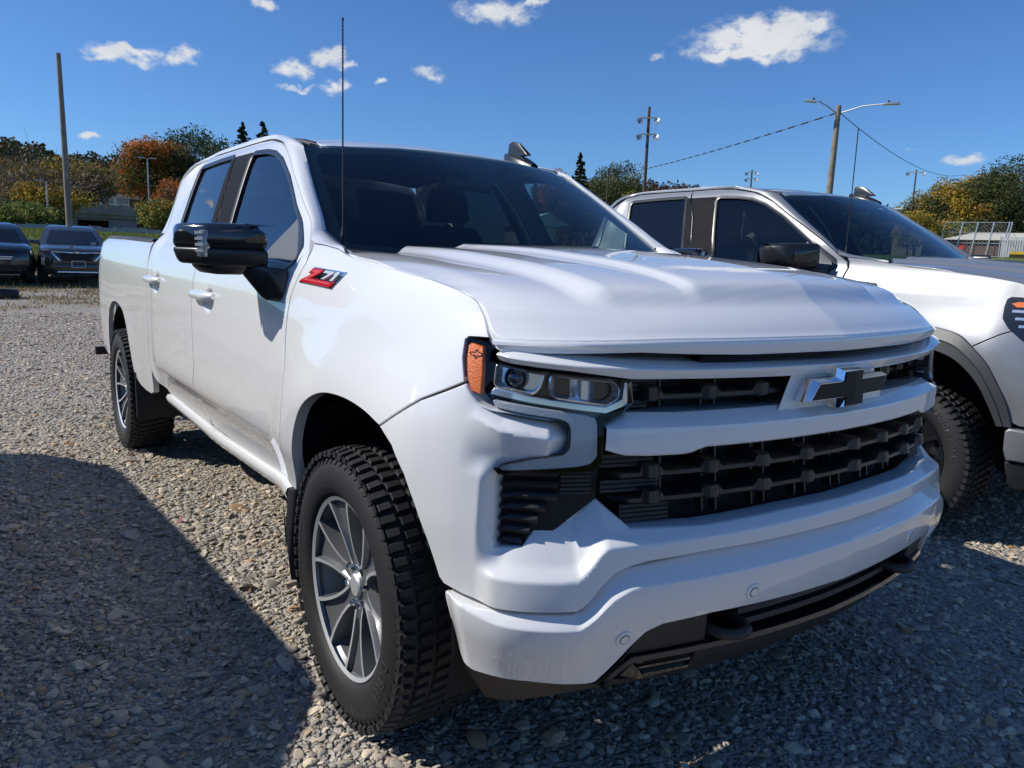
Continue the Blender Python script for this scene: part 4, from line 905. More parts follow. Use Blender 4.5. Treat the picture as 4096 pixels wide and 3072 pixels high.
cl = np.array([(-.95, -1.12), (-1.5, -1.0), (-.62, -1.3), (-2.2, -.95), (-.8, -1.55), (1.1, .9), (.9, -.6), (-3.3, -1.25), (-2.6, -1.9), (.2, -1.6)]); pt = cl[rg.integers(0, len(cl), 220)] + rg.normal(0, .045, (220, 2))
blades('weed_sprigs', np.c_[pt, 0 * pt[:, :1]], .045, LGR, 14, 'small green sprigs between the stones', .004)
pt = np.stack([-rg.uniform(21.6, 22.4, 260), rg.uniform(-2.6, 2.4, 260)], 1); blades('tall_weeds', np.c_[pt, zon(pt)], .17, [(.24, .19, .09), (.12, .13, .05), (.2, .15, .08)], 15, 'taller weeds in front of the parked cars', .014)
# a few fallen leaves
rg = np.random.default_rng(17)
for k, (x, y, c, lb) in enumerate([(-3.62, -1.06, (.30, .02, .012), 'small red leaf beside the rear tyre of the white truck'), (-1.95, -1.02, (.16, .03, .02), 'dark red leaf on the sunlit gravel beside the white truck'), (-3.9, -1.3, (.40, .17, .05), 'orange leaf behind the rear wheel of the white truck'), (-1.0, -.98, (.34, .20, .10), 'tan leaf near the front mud flap')]):
    mat('leaf_colour_%d' % k, c, .6); o = mesh('fallen_leaf', [(-.03, 0, 0), (-.01, .016, .006), (.018, .018, .004), (.035, 0, .010), (.015, -.018, .006), (-.012, -.015, .003)], [(0, 1, 2, 3), (0, 3, 4, 5)], MATS['leaf_colour_%d' % k]); o.location = (x, y, .022); o.rotation_euler = (rg.normal(0, .3), rg.normal(0, .3), rg.uniform(0, 6)); tag(o, lb, 'leaf')

# ---------------------------------------------------------------- pickup truck
SX0 = float(s_of_x(.3) + .3)          # on the straight side: s = SX0 - x
def S(pts): return [(SX0 - x, z) for x, z in pts]
FDOOR = [(-0.474, 0.6), (-0.455, 0.685), (-0.412, 0.838), (-0.412, 0.997), (-0.43, 1.086), (-0.43, 1.225), (-0.405, 1.341), (-0.426, 1.375), (-0.515, 1.42), (-0.675, 1.512), (-0.817, 1.593), (-0.952, 1.665), (-1.091, 1.746), (-1.203, 1.796), (-1.288, 1.822), (-1.469, 1.852), (-1.63, 1.86), (-1.837, 1.858), (-1.803, 1.8), (-1.71, 1.661), (-1.651, 1.507), (-1.637, 1.38), (-1.636, 1.28), (-1.652, 1.118), (-1.642, 1.02), (-1.626, 0.845), (-1.668, 0.747), (-1.675, 0.665), (-1.595, 0.585), (-1.55, 0.575), (-1.1, 0.573), (-0.7, 0.585)]
RDOOR = [(-1.602, 0.577), (-1.682, 0.665), (-1.675, 0.747), (-1.633, 0.845), (-1.649, 1.02), (-1.659, 1.118), (-1.643, 1.28), (-1.644, 1.38), (-1.657, 1.507), (-1.716, 1.661), (-1.81, 1.8), (-1.844, 1.858), (-2.1, 1.86), (-2.38, 1.858), (-2.5, 1.835), (-2.575, 1.74), (-2.61, 1.6), (-2.6, 1.45), (-2.64, 1.387), (-2.69, 1.294), (-2.695, 1.181), (-2.695, 1.01), (-2.682, 0.892), (-2.715, 0.769), (-2.69, 0.682), (-2.57, 0.624), (-2.46, 0.588), (-2, 0.58)]
FGLASS = [(-1.556, 1.789), (-1.385, 1.781), (-1.276, 1.765), (-1.155, 1.727), (-0.986, 1.643), (-0.796, 1.524), (-0.64, 1.435), (-0.51, 1.372), (-0.492, 1.348), (-0.545, 1.33), (-0.9, 1.347), (-1.387, 1.368), (-1.454, 1.503)]
RGLASS = [(-2.415, 1.789), (-2.1, 1.799), (-1.862, 1.8), (-1.751, 1.511), (-1.706, 1.383), (-2.24, 1.408), (-2.285, 1.425)]
ARCH_F = [tuple(p) for p in catmull([(1.364, .965), (1.44, .983), (1.53, .994), (1.64, .995), (1.74, .983), (1.82, .957), (1.90, .910), (1.963, .841), (2.023, .728), (2.070, .63), (2.085, .60)], 34)]
FENDER = [(2.154, .602), (2.136, .685), (2.093, .838), (2.093, .997), (2.111, 1.086), (2.111, 1.225), (2.086, 1.341), (2.101, 1.375), (2.130, 1.400), (2.05, 1.396), (1.95, 1.386), (1.885, 1.374), (1.749, 1.354), (1.514, 1.337),
          (1.340, 1.317), (1.261, 1.305), (1.218, 1.298), (1.179, 1.288), (1.155, 1.282), (1.133, 1.273), (1.120, 1.264), (1.097, 1.247), (1.084, 1.234), (1.061, 1.203), (1.128, 1.200), (1.138, 1.193), (1.131, 1.154), (1.114, 1.112), (1.110, 1.104), (1.231, 1.050)] + ARCH_F + [(2.10, .600)]
_af = [(.478, .801), (.439, .871), (.388, .928), (.319, .963), (.243, .981), (.155, .993), (.046, .996), (-.053, .985), (-.123, .963), (-.211, .919), (-.275, .841), (-.335, .728), (-.385, .63), (-.40, .58)]
ARCH_R = [(x - 3.80, z + .012) for x, z in [(.536, .60), (.508, .728)] + _af]
BED = [(-2.705, .60), (-2.70, .682), (-2.727, .769), (-2.693, .892), (-2.705, 1.01), (-2.705, 1.30), (-2.703, 1.400), (-2.9, 1.409), (-3.6, 1.420), (-4.3, 1.428), (-4.62, 1.428), (-4.66, 1.36), (-4.66, .95), (-4.64, .62), (-4.30, .585), (-4.20, .59)]
BED = BED + [p for p in ARCH_R[::-1]] + [(-3.20, .560), (-3.10, .535), (-2.95, .526), (-2.80, .530), (-2.72, .555)]
def symm(right):
    """close a half outline (s>=0, from the centre line out and back to the centre line) with its mirror image"""
    r = [tuple(p) for p in right]; l = [(-a, b) for a, b in r[::-1] if abs(a) > 1e-6]
    return r + l
FASCIA_OUT = [(0, .730), (.24, .730), (.482, .729), (.64, .722), (.686, .715), (.725, .700), (.757, .671), (.789, .634), (.809, .622), (.89, .620), (.984, .618), (1.074, .624), (1.134, .632), (1.150, .645), (1.18, .728),
              (1.212, .801), (1.249, .871), (1.30, .928), (1.362, .963), (1.229, 1.046), (1.107, 1.099), (1.082, 1.074), (1.066, 1.060), (1.035, 1.051), (.95, 1.041), (.855, 1.031), (.834, 1.025), (.828, 1.012),
              (.829, .976), (.842, .961), (.921, .950), (.994, .932), (1.010, .920), (1.016, .897), (1.014, .760), (1.008, .744), (.998, .742), (.936, .746), (.846, .854), (.756, .856), (.672, .789), (.55, .785), (.487, .783), (.214, .789), (0, .789)]
LOWER_OUT = [(0, .572), (.25, .576), (.465, .578), (.600, .569), (.640, .553), (.668, .520), (.72, .452), (.742, .426), (.765, .423), (.821, .427), (.908, .436), (1.053, .436), (1.084, .446), (1.110, .474), (1.122, .52), (1.137, .597), (1.136, .612),
             (1.11, .617), (1.027, .611), (.89, .612), (.815, .612), (.794, .620), (.765, .655), (.732, .688), (.69, .706), (.48, .720), (0, .722)]
_fz = lambda pts: pchip(*zip(*pts))
_zc1 = _fz([(0, .77), (.528, .761), (.735, .758), (.755, .745), (.79, .705), (.811, .690), (.857, .687), (.967, .687), (1.10, .70)])
_zc2 = _fz([(0, .684), (.553, .675), (.673, .672), (.728, .650), (.779, .602), (.809, .584), (.961, .588), (1.027, .600), (1.115, .622)])
def E_fascia(s, z):
    a = np.abs(s); u = z - _zc1(np.minimum(a, 1.1))
    f = 1 - sstep(.985, 1.045, a)
    e = -.052 * np.clip(u / .075, 0, 1.4) * f * (a < 1.1)
    e = np.where(z > .87, e * (1 - sstep(.87, .95, z)), e)
    # the prong under the headlight: folded facets above and below a ridge, and a folded nose
    zr = np.interp(a, [.83, .90, 1.0, 1.06], [.992, .998, 1.012, 1.03]); fd = (1 - sstep(.99, 1.10, a)) * sstep(.90, .955, z)
    up = np.maximum(z - zr, 0); dn = np.maximum(zr - z, 0); ns = np.maximum(.882 - a, 0)
    e = e + fd * (.012 - 1.0 * up - .42 * dn) - sstep(.93, .95, z) * .75 * ns
    return e + .012 * (1 - sstep(.0, .03, u)) * f
def E_lower(s, z):
    a = np.abs(s); u = z - _zc2(np.minimum(a, 1.11))
    return .026 - np.clip(u, 0, .06) * 1.0 - .02 * sstep(.0, .16, -u) - .03 * sstep(1.06, 1.14, a)
def E_door(side):
    def E(s, z):
        x = SX0 - s
        return (-.024 * np.exp(-(((x + 1.37) / .060) ** 2 + ((z - 1.163) / .040) ** 2) ** 2) - .024 * np.exp(-(((x + 2.42) / .062) ** 2 + ((z - 1.187) / .040) ** 2) ** 2))
    return E
def on(side=-1, E=None, add=0.):
    if E is None: return lambda s, z, e: belt(s, z, e + add, side)
    return lambda s, z, e: belt(s, z, e + add + E(s, z), side)
def strip(side, ss, zs, es): return belt(np.asarray(ss, float), np.asarray(zs, float), np.asarray(es, float), side)
def hoodfn(x, y, e): return np.stack([x, y, hood_z(x, y) + e], -1)
def rooffn(x, y, e): return np.stack([x, y, roof_z(x, y) + e], -1)
def expand(poly, d): return inset(poly, -d)
def catmull_i(p, n):
    p = np.asarray(p, float); k = np.arange(len(p), dtype=float); c = [pchip_any(k, p[:, j]) for j in range(p.shape[1])]; u = np.linspace(0, len(p) - 1, n)
    return np.stack([f(u) for f in c], 1)
def pchip_any(k, y):
    m = np.gradient(y)
    def f(u):
        i = np.clip(u.astype(int), 0, len(y) - 2); t = u - i
        return (1 + 2 * t) * (1 - t) ** 2 * y[i] + t * (1 - t) ** 2 * m[i] + t * t * (3 - 2 * t) * y[i + 1] + t * t * (t - 1) * m[i + 1]
    return f
def disc(s, z, r, n=20): t = np.linspace(0, 2 * math.pi, n, endpoint=False); return np.stack([s + r * np.cos(t), z + r * np.sin(t)], 1)

def rounded_row(p0, p1, bulge, out, n=6):
    t = np.linspace(0, 1, n)[:, None]
    return np.asarray(p0) * (1 - t) + np.asarray(p1) * t + np.asarray(out) * bulge * (4 * t * (1 - t))

def make_wheel(parent, x, y, side, steer=0., style='machined', R=.419):
    """wheel with lettered tyre; local +y points outwards"""
    w = empty('wheel', (x, y, .410), 0, parent)
    w.rotation_euler = (0, 0, (0 if side > 0 else math.pi) + math.radians(steer))
    hw = .138
    prof = [(.268, hw - .028), (.278, hw - .014), (.296, hw - .005), (.328, hw), (.358, hw - .006), (.379, hw - .016), (.391, hw - .026), (.399, hw - .040), (.402, .06), (.403, .0), (.402, -.06), (.399, -hw + .04), (.391, -hw + .026), (.379, -hw + .016), (.34, -hw), (.30, -hw + .005), (.268, -hw + .03)]
    g = Geo(); n = 96
    V, F = lathe_geo(prof, n)
    V[:, 2] = np.maximum(V[:, 2], -.399)
    g.add(V, F)
    # tread blocks: shoulder lugs and three staggered centre rows
    def block(a0, a1, y0, y1, skew, r0, r1, drop=0):
        P = []
        for r, sh in ((r0, 0), (r1, .006)):
            for aa, yy in ((a0, y0), (a1, y0), (a1, y1), (a0, y1)):
                q = aa + skew * (yy - y0) / .05 + (sh / R if aa == a0 else -sh / R)
                yv = yy + (sh if yy == y0 else -sh); rr = r - (drop if (r == r1 and abs(yy) > .115) else 0)
                P.append((rr * math.cos(q), yv, max(rr * math.sin(q), -.399)))
        g.add(P, [(4, 5, 6, 7), (0, 1, 5, 4), (1, 2, 6, 5), (2, 3, 7, 6), (3, 0, 4, 7)])
    NB = 66
    for k in range(NB):
        a = 2 * math.pi * k / NB; d = 2 * math.pi / NB
        for sg in (1, -1):
            ph = 0 if sg > 0 else .5 * d
            block(a + ph + .07 * d, a + ph + .86 * d, sg * .086, sg * (.128 if k % 2 else .133), .004, .392, .4120, .008)
            # lug running down onto the shoulder
            q0, q1 = a + ph + .14 * d, a + ph + .76 * d
            P = [(r * math.cos(q), sg * yy, max(r * math.sin(q), -.399)) for r, yy in ((.4035, .1315), (.386, .1315 if k % 2 else .1345), (.380, .122), (.396, .118)) for q in (q0, q1)]
            g.add(P, [(0, 1, 3, 2), (2, 3, 5, 4), (0, 2, 4, 6), (1, 7, 5, 3)])
            block(a + ph + (.35 if k % 2 else .28) * d, a + ph + 1.13 * d, sg * .036, sg * .0825, .012 * sg, .394, .4120)
        block(a + .05 * d, a + .85 * d, -.032, .032, .020, .394, .4120)
    # saw-tooth ring on the upper sidewall
    for k in range(NB):
        a = 2 * math.pi * k / NB; d = 2 * math.pi / NB
        P = [(r * math.cos(q), yy, r * math.sin(q)) for r, q, yy in ((.366, a, hw - .0065), (.366, a + .45 * d, hw - .0065), (.383, a + .3 * d, hw - .013), (.383, a + .8 * d, hw - .013))]
        g.add(P, [(0, 1, 3, 2)])
    # raised lettering
    def arc_text(txt, r, ang, size, flip=False, sp=1.1):
        V, F = text_geo(txt, size, 0, 2, .12, sp)
        q = ang + V[:, 0] / r; rr = r + V[:, 1]
        yy = np.interp(rr, [.268, .296, .328, .358, .379], [hw - .026, hw - .004, hw + .0015, hw - .0045, hw - .0145]) + .0012
        g.add(np.stack([rr * np.cos(q), yy, rr * np.sin(q)], 1), F, 1)
    base = 0
    arc_text('BRIDGESTONE', .334, math.radians(LETTER[0]), .040)
    arc_text('DUELER', .334, math.radians(LETTER[1]), .040)
    arc_text('A/T', .334, math.radians(LETTER[1] + 42), .034)
    arc_text('275/60R20', .300, math.radians(LETTER[0] + 75), .016)
    g.obj('tyre', [MATS['rubber'], MATS['rubber_letter']], w, 32)
    # rim
    rm, fm = (MATS['alloy_dark'], MATS['alloy_cut']) if style == 'machined' else (MATS['rim_black'], MATS['rim_black'])
    g = Geo(); V, F = lathe_geo([(.262, hw - .026), (.2695, hw - .022), (.272, hw - .026), (.266, hw - .040), (.256, hw - .050), (.246, hw - .10), (.235, .0), (.24, -hw + .03)], 72); g.add(V, F, 0)
    V, F = lathe_geo([(.256, hw - .0265), (.2675, hw - .0205)], 72); g.add(V, F, 1)
    yo = hw - .030; yh = hw - .070
    ns = 6
    def P(r, q, yy): return (r * math.cos(q), yy, r * math.sin(q))
    for k in range(ns):
        a = 2 * math.pi * k / ns + math.radians(15)
        # one spoke: painted trough between two machined edges, deep walls either side
        st = [(.058, .032, .010), (.10, .029, .009), (.14, .034, .009), (.18, .045, .010), (.222, .060, .011), (.262, .080, .013)]
        Vn = []
        for r, bo, bw in st:
            t = (r - .058) / .204; yy = yh + .004 + (yo - yh) * t ** .75; fl = .016 * min(1, t * 3)
            for la, dy in ((-bo - .004, -.058), (-bo, 0), (-bo + bw, 0), (-bo + bw + .004, -fl), (0, -fl - .003), (bo - bw - .004, -fl), (bo - bw, 0), (bo, 0), (bo + .004, -.058)):
                Vn.append(P(r, a + la / r, yy + dy))
        b0 = g.n; g.V.append(np.array(Vn)); g.n += len(Vn)
        for i in range(len(st) - 1):
            for j, mi in enumerate((0, 1, 0, 0, 0, 0, 1, 0)):
                g.F.append(tuple(x_ + b0 for x_ in (i * 9 + j, (i + 1) * 9 + j, (i + 1) * 9 + j + 1, i * 9 + j + 1))); g.M.append(mi)
    V, F = lathe_geo([(.0, yh + .012), (.038, yh + .012), (.044, yh + .006), (.072, yh + .002), (.092, yh - .012), (.094, yh - .05)], 36); g.add(V, F, 0)
    g.obj('rim', [rm, fm], w, 14)
    V, F = lathe_geo([(.0, yh + .019), (.030, yh + .018), (.036, yh + .012)], 28); mesh('hub_cap', V, F, MATS['alloy_cut'] if style == 'machined' else MATS['black_gloss'], w)
    me0 = None
    for k in range(6):
        q = 2 * math.pi * k / 6 + math.radians(45)
        if me0 is None:
            V, F = lathe_geo([(.0, .012), (.008, .012), (.0105, .006), (.0105, -.012)], 6); o = mesh('lug_nut', V, F, MATS['chrome'], w); me0 = o.data
        else: o = link_mesh('lug_nut', me0, None, w)
        o.location = (.062 * math.cos(q), yh + .010, .062 * math.sin(q))
    V, F = lathe_geo([(.05, .0), (.17, .0), (.17, -.025), (.05, -.03)], 40); mesh('brake_disc', V, F, MATS['steel'], w)
    return w

def make_truck(white=True):
    paint = MATS['white_paint'] if white else MATS['silver_paint']
    T = empty('pickup_truck')
    fine_h = [(SX0 + 1.37, 1.165, .13, .012)]
    # ---- body sides
    for sd in (-1, 1):
        fd = panel('front_door', inset(np.array(S(FDOOR)), .0015), on(sd, E_door(sd)), paint, T, step=.04, holes=[expand(S(FGLASS), .020)], fine=fine_h)
        rd = panel('rear_door', inset(np.array(S(RDOOR)), .0015), on(sd, E_door(sd)), paint, T, step=.04, holes=[expand(S(RGLASS), .020)], fine=[(SX0 + 2.42, 1.185, .13, .012)])
        for d, G, gm in ((fd, FGLASS, 'side_glass'), (rd, RGLASS, 'privacy_glass')):
            g0 = round_poly(S(G), .02, 3)
            o_, i_ = densify(expand(g0, .022), .05), None
            g0 = densify(g0, .05); o_ = expand(g0, .0215)
            rows = [belt(o_[:, 0], o_[:, 1], -.022, sd), belt(o_[:, 0], o_[:, 1], .0035, sd), belt((o_ * .6 + g0 * .4)[:, 0], (o_ * .6 + g0 * .4)[:, 1], .004, sd), belt(g0[:, 0], g0[:, 1], -.002, sd), belt(g0[:, 0], g0[:, 1], -.03, sd)]
            loft('window_trim', rows, MATS['black_trim'], d, close=True)
            panel('window_glass', expand(g0, .003), on(sd, None, -.012), MATS[gm], d, step=.09, thick=.004, bev=.001)
        panel('pillar_cover', S([(-1.576, 1.803), (-1.474, 1.508), (-1.419, 1.392), (-1.635, 1.392), (-1.646, 1.507), (-1.705, 1.661), (-1.798, 1.803)]), on(sd, None, .0045), MATS['pillar_black'], fd, step=.08, thick=.008, bev=.001)
        panel('pillar_cover', S([(-1.814, 1.803), (-1.721, 1.661), (-1.662, 1.507), (-1.65, 1.395), (-1.685, 1.4), (-1.73, 1.511), (-1.839, 1.806)]), on(sd, None, .0045), MATS['pillar_black'], rd, step=.08, thick=.008, bev=.001)
        panel('sail_panel', S([(-0.754, 1.491), (-0.528, 1.378), (-0.508, 1.35), (-0.55, 1.338), (-0.8, 1.352), (-0.794, 1.431)]), on(sd, None, -.009), MATS['grey_trim'], fd, step=.06, thick=.004, bev=.001)
        for d, hx, hz in ((fd, -1.445, 1.180), (rd, -2.495, 1.203)):
            x = np.linspace(hx - .155, hx + .155, 15); rows = []
            for dz, e in ((-.017, .010), (-.019, .030), (-.012, .040), (.006, .042), (.016, .034), (.018, .012)):
                ee = e - .030 * (np.abs((x - hx) / .155) ** 6); rows.append(belt(SX0 - x, hz + dz * (1 - .25 * np.abs((x - hx) / .155) ** 4), ee, sd))
            loft('door_handle', rows, paint, d, angle=60, caps=False)
        fe = panel('fender', FENDER, on(sd), paint, T, step=.035, thick=.035)
        a = np.array(FASCIA_OUT)
        # ear of the fender up to the windscreen corner
        lo = np.array([(SX0 - s, z) for s, z in [(2.194, 1.417), (2.130, 1.403), (2.05, 1.398), (1.95, 1.388), (1.88, 1.376)]])
        lo3 = belt(SX0 - lo[:, 0], lo[:, 1], -.001, sd)
        up3 = np.array([(-.575, sd * .806, 1.452), (-.50, sd * .798, 1.418), (-.40, sd * .808, 1.395), (-.29, sd * .842, 1.382), (-.195, sd * .892, 1.374)])
        rows = [lo3, lo3 * .66 + up3 * .34 + np.array([0, sd * .006, .012]), lo3 * .3 + up3 * .7 + np.array([0, sd * .004, .010]), up3, up3 + np.array([0, -sd * .004, -.04])]
        loft('fender_cap', rows, paint, T, angle=70)
        bd = panel('bed_side', S(BED), on(sd), paint, T, step=.05, thick=.03)
        x = np.linspace(-2.72, -4.64, 16); zt = np.interp(-x, [2.7, 3.6, 4.3, 4.7], [1.402, 1.422, 1.430, 1.430])
        rows = [belt(SX0 - x, zt - .004, .004, sd), belt(SX0 - x, zt + .012, .002, sd), belt(SX0 - x, zt + .016, -.012, sd), belt(SX0 - x, zt + .014, -.07, sd), belt(SX0 - x, zt - .05, -.08, sd)]
        loft('bed_rail_cap', rows, MATS['black_matte'], T)
        panel('tail_lamp', S([(-4.672, 1.35), (-4.672, .97), (-4.86, .97), (-4.86, 1.38), (-4.70, 1.39)]), on(sd, None, .002), MATS['red_lens'], T, step=.08)
        x = np.linspace(-.46, -2.46, 18); rows = []
        zt = np.interp(-x, [.46, .8, 1.45, 2.4], [.600, .586, .571, .590])
        for dz, e in ((.0, -.01), (-.004, .012), (-.020, .020), (-.048, .012), (-.060, -.012), (-.064, -.07)):
            rows.append(np.concatenate([belt(SX0 - x, zt + dz - .006, e, sd)]))
        loft('rocker_panel', rows, paint, T, angle=50)
        # pillar and roof rail
        Lp = np.array([(-0.519, 1.425), (-0.675, 1.518), (-0.817, 1.599), (-0.952, 1.671), (-1.092, 1.752), (-1.204, 1.802), (-1.291, 1.828), (-1.469, 1.858), (-1.616, 1.864), (-1.9, 1.864), (-2.2, 1.865), (-2.39, 1.863), (-2.512, 1.838), (-2.583, 1.74), (-2.617, 1.6), (-2.607, 1.45)])
        Up = [(-.575, .806, 1.452), (-.66, .785, 1.512), (-.77, .762, 1.583), (-.88, .738, 1.654), (-.99, .712, 1.726), (-1.06, .697, 1.772), (-1.115, .684, 1.803)] + [(x, .655, float(roof_z(x, .655)) + .004) for x in (-1.3, -1.5, -1.9, -2.2, -2.42, -2.60)] + [(-2.70, .725, 1.75), (-2.725, .80, 1.58), (-2.735, .885, 1.42)]
        Lp = catmull_i(Lp, 61); Up = catmull_i(np.array(Up) * np.array([1, sd, 1]), 61)
        L3 = belt(SX0 - Lp[:, 0], Lp[:, 1], 0, sd)
        ki = np.arange(61) / 60 * 15; out = np.stack([np.interp(ki, [0, 5.5, 7, 12, 15], [.35, .35, .05, 0, -.35]), sd * np.interp(ki, [0, 5.5, 7, 12, 15], [.75, .70, .5, .5, .85]), np.interp(ki, [0, 5.5, 7, 12, 15], [.45, .6, .86, .86, .35])], 1)
        BULGE = np.interp(np.arange(61) / 60 * 15, [0, 1, 5, 7, 12, 15], [.006, .012, .014, .020, .020, .02])
        rows = [belt(SX0 - Lp[:, 0], Lp[:, 1], -.02, sd), L3]
        for t in (.2, .4, .6, .8): rows.append(L3 * (1 - t) + Up * t + out * (BULGE[:, None] * 4 * t * (1 - t)))
        rows += [Up, Up + np.array([-.012, -sd * .012, -.014])]
        loft('roof_rail', rows, paint, T, angle=60)
        # ditch moulding end at the windscreen corner
        xs = np.linspace(-1.13, -2.6, 14)
        loft('roof_moulding', [np.stack([xs, sd * (.648 + 0 * xs), roof_z(xs, .648) - .004], 1), np.stack([xs, sd * (.640 + 0 * xs), roof_z(xs, .640) + .005], 1), np.stack([xs, sd * (.622 + 0 * xs), roof_z(xs, .622) + .006], 1), np.stack([xs, sd * (.612 + 0 * xs), roof_z(xs, .612) - .004], 1)], MATS['black_matte'], T)
        # front wheel liners (closed dark housings) and rear ones
        for cx, r0 in ((.07, .47), (-3.76, .47)):
            q = np.linspace(-.35, math.pi + .35, 26); r = r0 * (1 + .06 * np.abs(np.cos(q)))
            rows = [np.stack([cx + r * np.cos(q), sd * (yy + 0 * q), .50 + r * np.sin(q)], 1) for yy in (.965, .60, .42)]
            rows.append(np.stack([cx + .02 * np.cos(q), sd * (.41 + 0 * q), .50 + .02 * np.sin(q)], 1))
            loft('wheel_liner', rows, MATS['black_liner'], T, angle=50)
        bm = hull_bm([(-.40, sd * .985, .60), (-.44, sd * 1.0, .60), (-.445, sd * 1.005, .42), (-.43, sd * 1.0, .27), (-.425, sd * .80, .245), (-.40, sd * .80, .245), (-.39, sd * .80, .62), (-.455, sd * 1.0, .45)], .008)
        bm_obj('mud_flap', bm, MATS['black_matte'], T)
        bm = hull_bm([(-3.22, sd * .99, .60), (-3.20, sd * .99, .60), (-3.22, sd * .99, .32), (-3.20, sd * .985, .30), (-3.22, sd * .70, .30), (-3.20, sd * .70, .30), (-3.2, sd * .70, .62)], .006)
        bm_obj('mud_flap', bm, MATS['black_matte'], T)
        # ---- door mirror
        mir = empty('side_mirror', (0, 0, 0), 0, T)
        P_ = lambda pts: [(x, sd * y, z) for x, y, z in pts]
        if white:
            bm_obj('mirror_cap', hull_bm(P_([(-.505, 1.025, 1.375), (-.50, 1.03, 1.445), (-.54, 1.06, 1.458), (-.60, 1.195, 1.455), (-.595, 1.205, 1.375), (-.72, 1.265, 1.452), (-.72, 1.268, 1.375), (-.80, 1.245, 1.45), (-.805, 1.25, 1.375), (-.78, 1.04, 1.455), (-.78, 1.03, 1.375)]), .016, 3), MATS['black_gloss'], mir)
            bm_obj('mirror_housing', hull_bm(P_([(-.505, 1.022, 1.378), (-.515, 1.022, 1.318), (-.598, 1.205, 1.378), (-.60, 1.195, 1.322), (-.722, 1.27, 1.378), (-.715, 1.255, 1.325), (-.81, 1.252, 1.378), (-.79, 1.235, 1.325), (-.78, 1.03, 1.378), (-.76, 1.03, 1.318)]), .014, 3), MATS['black_satin'], mir)
            bm_obj('mirror_camera_pod', hull_bm(P_([(-.57, 1.06, 1.325), (-.60, 1.18, 1.325), (-.74, 1.22, 1.325), (-.74, 1.06, 1.325), (-.59, 1.08, 1.292), (-.61, 1.165, 1.292), (-.72, 1.19, 1.295), (-.72, 1.08, 1.295)]), .008), MATS['black_satin'], mir)
            bm_obj('mirror_arm', hull_bm(P_([(-.50, 1.04, 1.325), (-.62, 1.10, 1.322), (-.48, .965, 1.318), (-.66, .975, 1.318), (-.475, .985, 1.225), (-.60, .985, 1.205), (-.53, 1.035, 1.212), (-.62, 1.03, 1.24)]), .010), MATS['black_satin'], mir)
            bm_obj('turn_signal', hull_bm(P_([(-.590, 1.201, 1.433), (-.618, 1.217, 1.433), (-.592, 1.208, 1.343), (-.620, 1.222, 1.347), (-.60, 1.15, 1.43), (-.60, 1.17, 1.35), (-.63, 1.18, 1.43), (-.63, 1.18, 1.35)]), .006), MATS['signal_lens'], mir)
            for k_ in range(4):
                bm_obj('lens_rib', hull_bm(P_([(x_ + dx_, y_ + dy_, 1.362 + .019 * k_ + dz_) for x_, y_ in ((-.5915, 1.2085), (-.6195, 1.2235)) for dx_, dy_ in ((0, 0), (-.006, -.012)) for dz_ in (0, .009)])), MATS['lens_rib'], mir)
        else:
            bm_obj('mirror_housing', hull_bm(P_([(-.52, 1.03, 1.475), (-.52, 1.02, 1.325), (-.62, 1.235, 1.47), (-.62, 1.23, 1.335), (-.74, 1.27, 1.46), (-.74, 1.26, 1.34), (-.80, 1.24, 1.46), (-.80, 1.24, 1.33), (-.78, 1.03, 1.475), (-.76, 1.03, 1.32)]), .025, 3), MATS['black_satin'], mir)
            bm_obj('mirror_arm', hull_bm(P_([(-.54, 1.06, 1.335), (-.68, 1.10, 1.33), (-.50, .965, 1.345), (-.66, .975, 1.335), (-.50, .985, 1.285), (-.64, .985, 1.275), (-.56, 1.05, 1.29)]), .010), MATS['black_satin'], mir)
            bm_obj('mirror_inset', hull_bm(P_([(-.515, 1.06, 1.44), (-.518, 1.055, 1.36), (-.585, 1.19, 1.43), (-.59, 1.19, 1.36), (-.60, 1.06, 1.40), (-.65, 1.15, 1.40)]), .006), MATS['black_gloss'], mir)
        mv = [P_([(-.802, 1.05, 1.44), (-.802, 1.23, 1.435), (-.802, 1.23, 1.34), (-.802, 1.05, 1.335)])][0]
        mesh('mirror_glass', [(x - .006, y, z) for x, y, z in mv], [(0, 1, 2, 3)], MATS['chrome'], mir)
        # ---- wheels
        for wx in (0., -3.745):
            make_wheel(T, wx, sd * .868, sd, (-1.5 if white else -1.0) if wx == 0 else 0, 'machined' if white else 'black')
    # ---- roof, windscreen, cab rear
    ys = np.linspace(-.61, .61, 15); fr = [(-1.112 + .108 * (1 - (y / .66) ** 2), y) for y in ys]
    panel('roof', fr + [(-2.64, .61), (-2.66, .3), (-2.66, -.3), (-2.64, -.61)], rooffn, paint, T, step=.07)
    A = np.linspace(-1, 1, 33); Bv = np.linspace(0, 1, 19)
    def ws(a, b):
        base = np.stack([-.475 + .235 * (1 - a * a), .822 * a, 1.372 - .035 * (1 - a * a)], -1)
        yh = .680 * a; hd = np.stack([-1.114 + .108 * (1 - a * a), yh, np.interp(np.abs(yh), [0, .3, .45, .6, .69], [1.8215, 1.8225, 1.814, 1.803, 1.797]) - .003], -1)
        p = base * (1 - b)[..., None] + hd * b[..., None]
        return p + np.array([.5, 0, .8]) * (.022 * (4 * b * (1 - b)) * (1 - .6 * a * a))[..., None]
    aa, bb = np.meshgrid(A, Bv); Vw = ws(aa, bb).reshape(-1, 3)
    wsc = mesh('windshield', Vw, grid_faces(len(Bv), len(A)), MATS['windshield_glass'], T, 180)
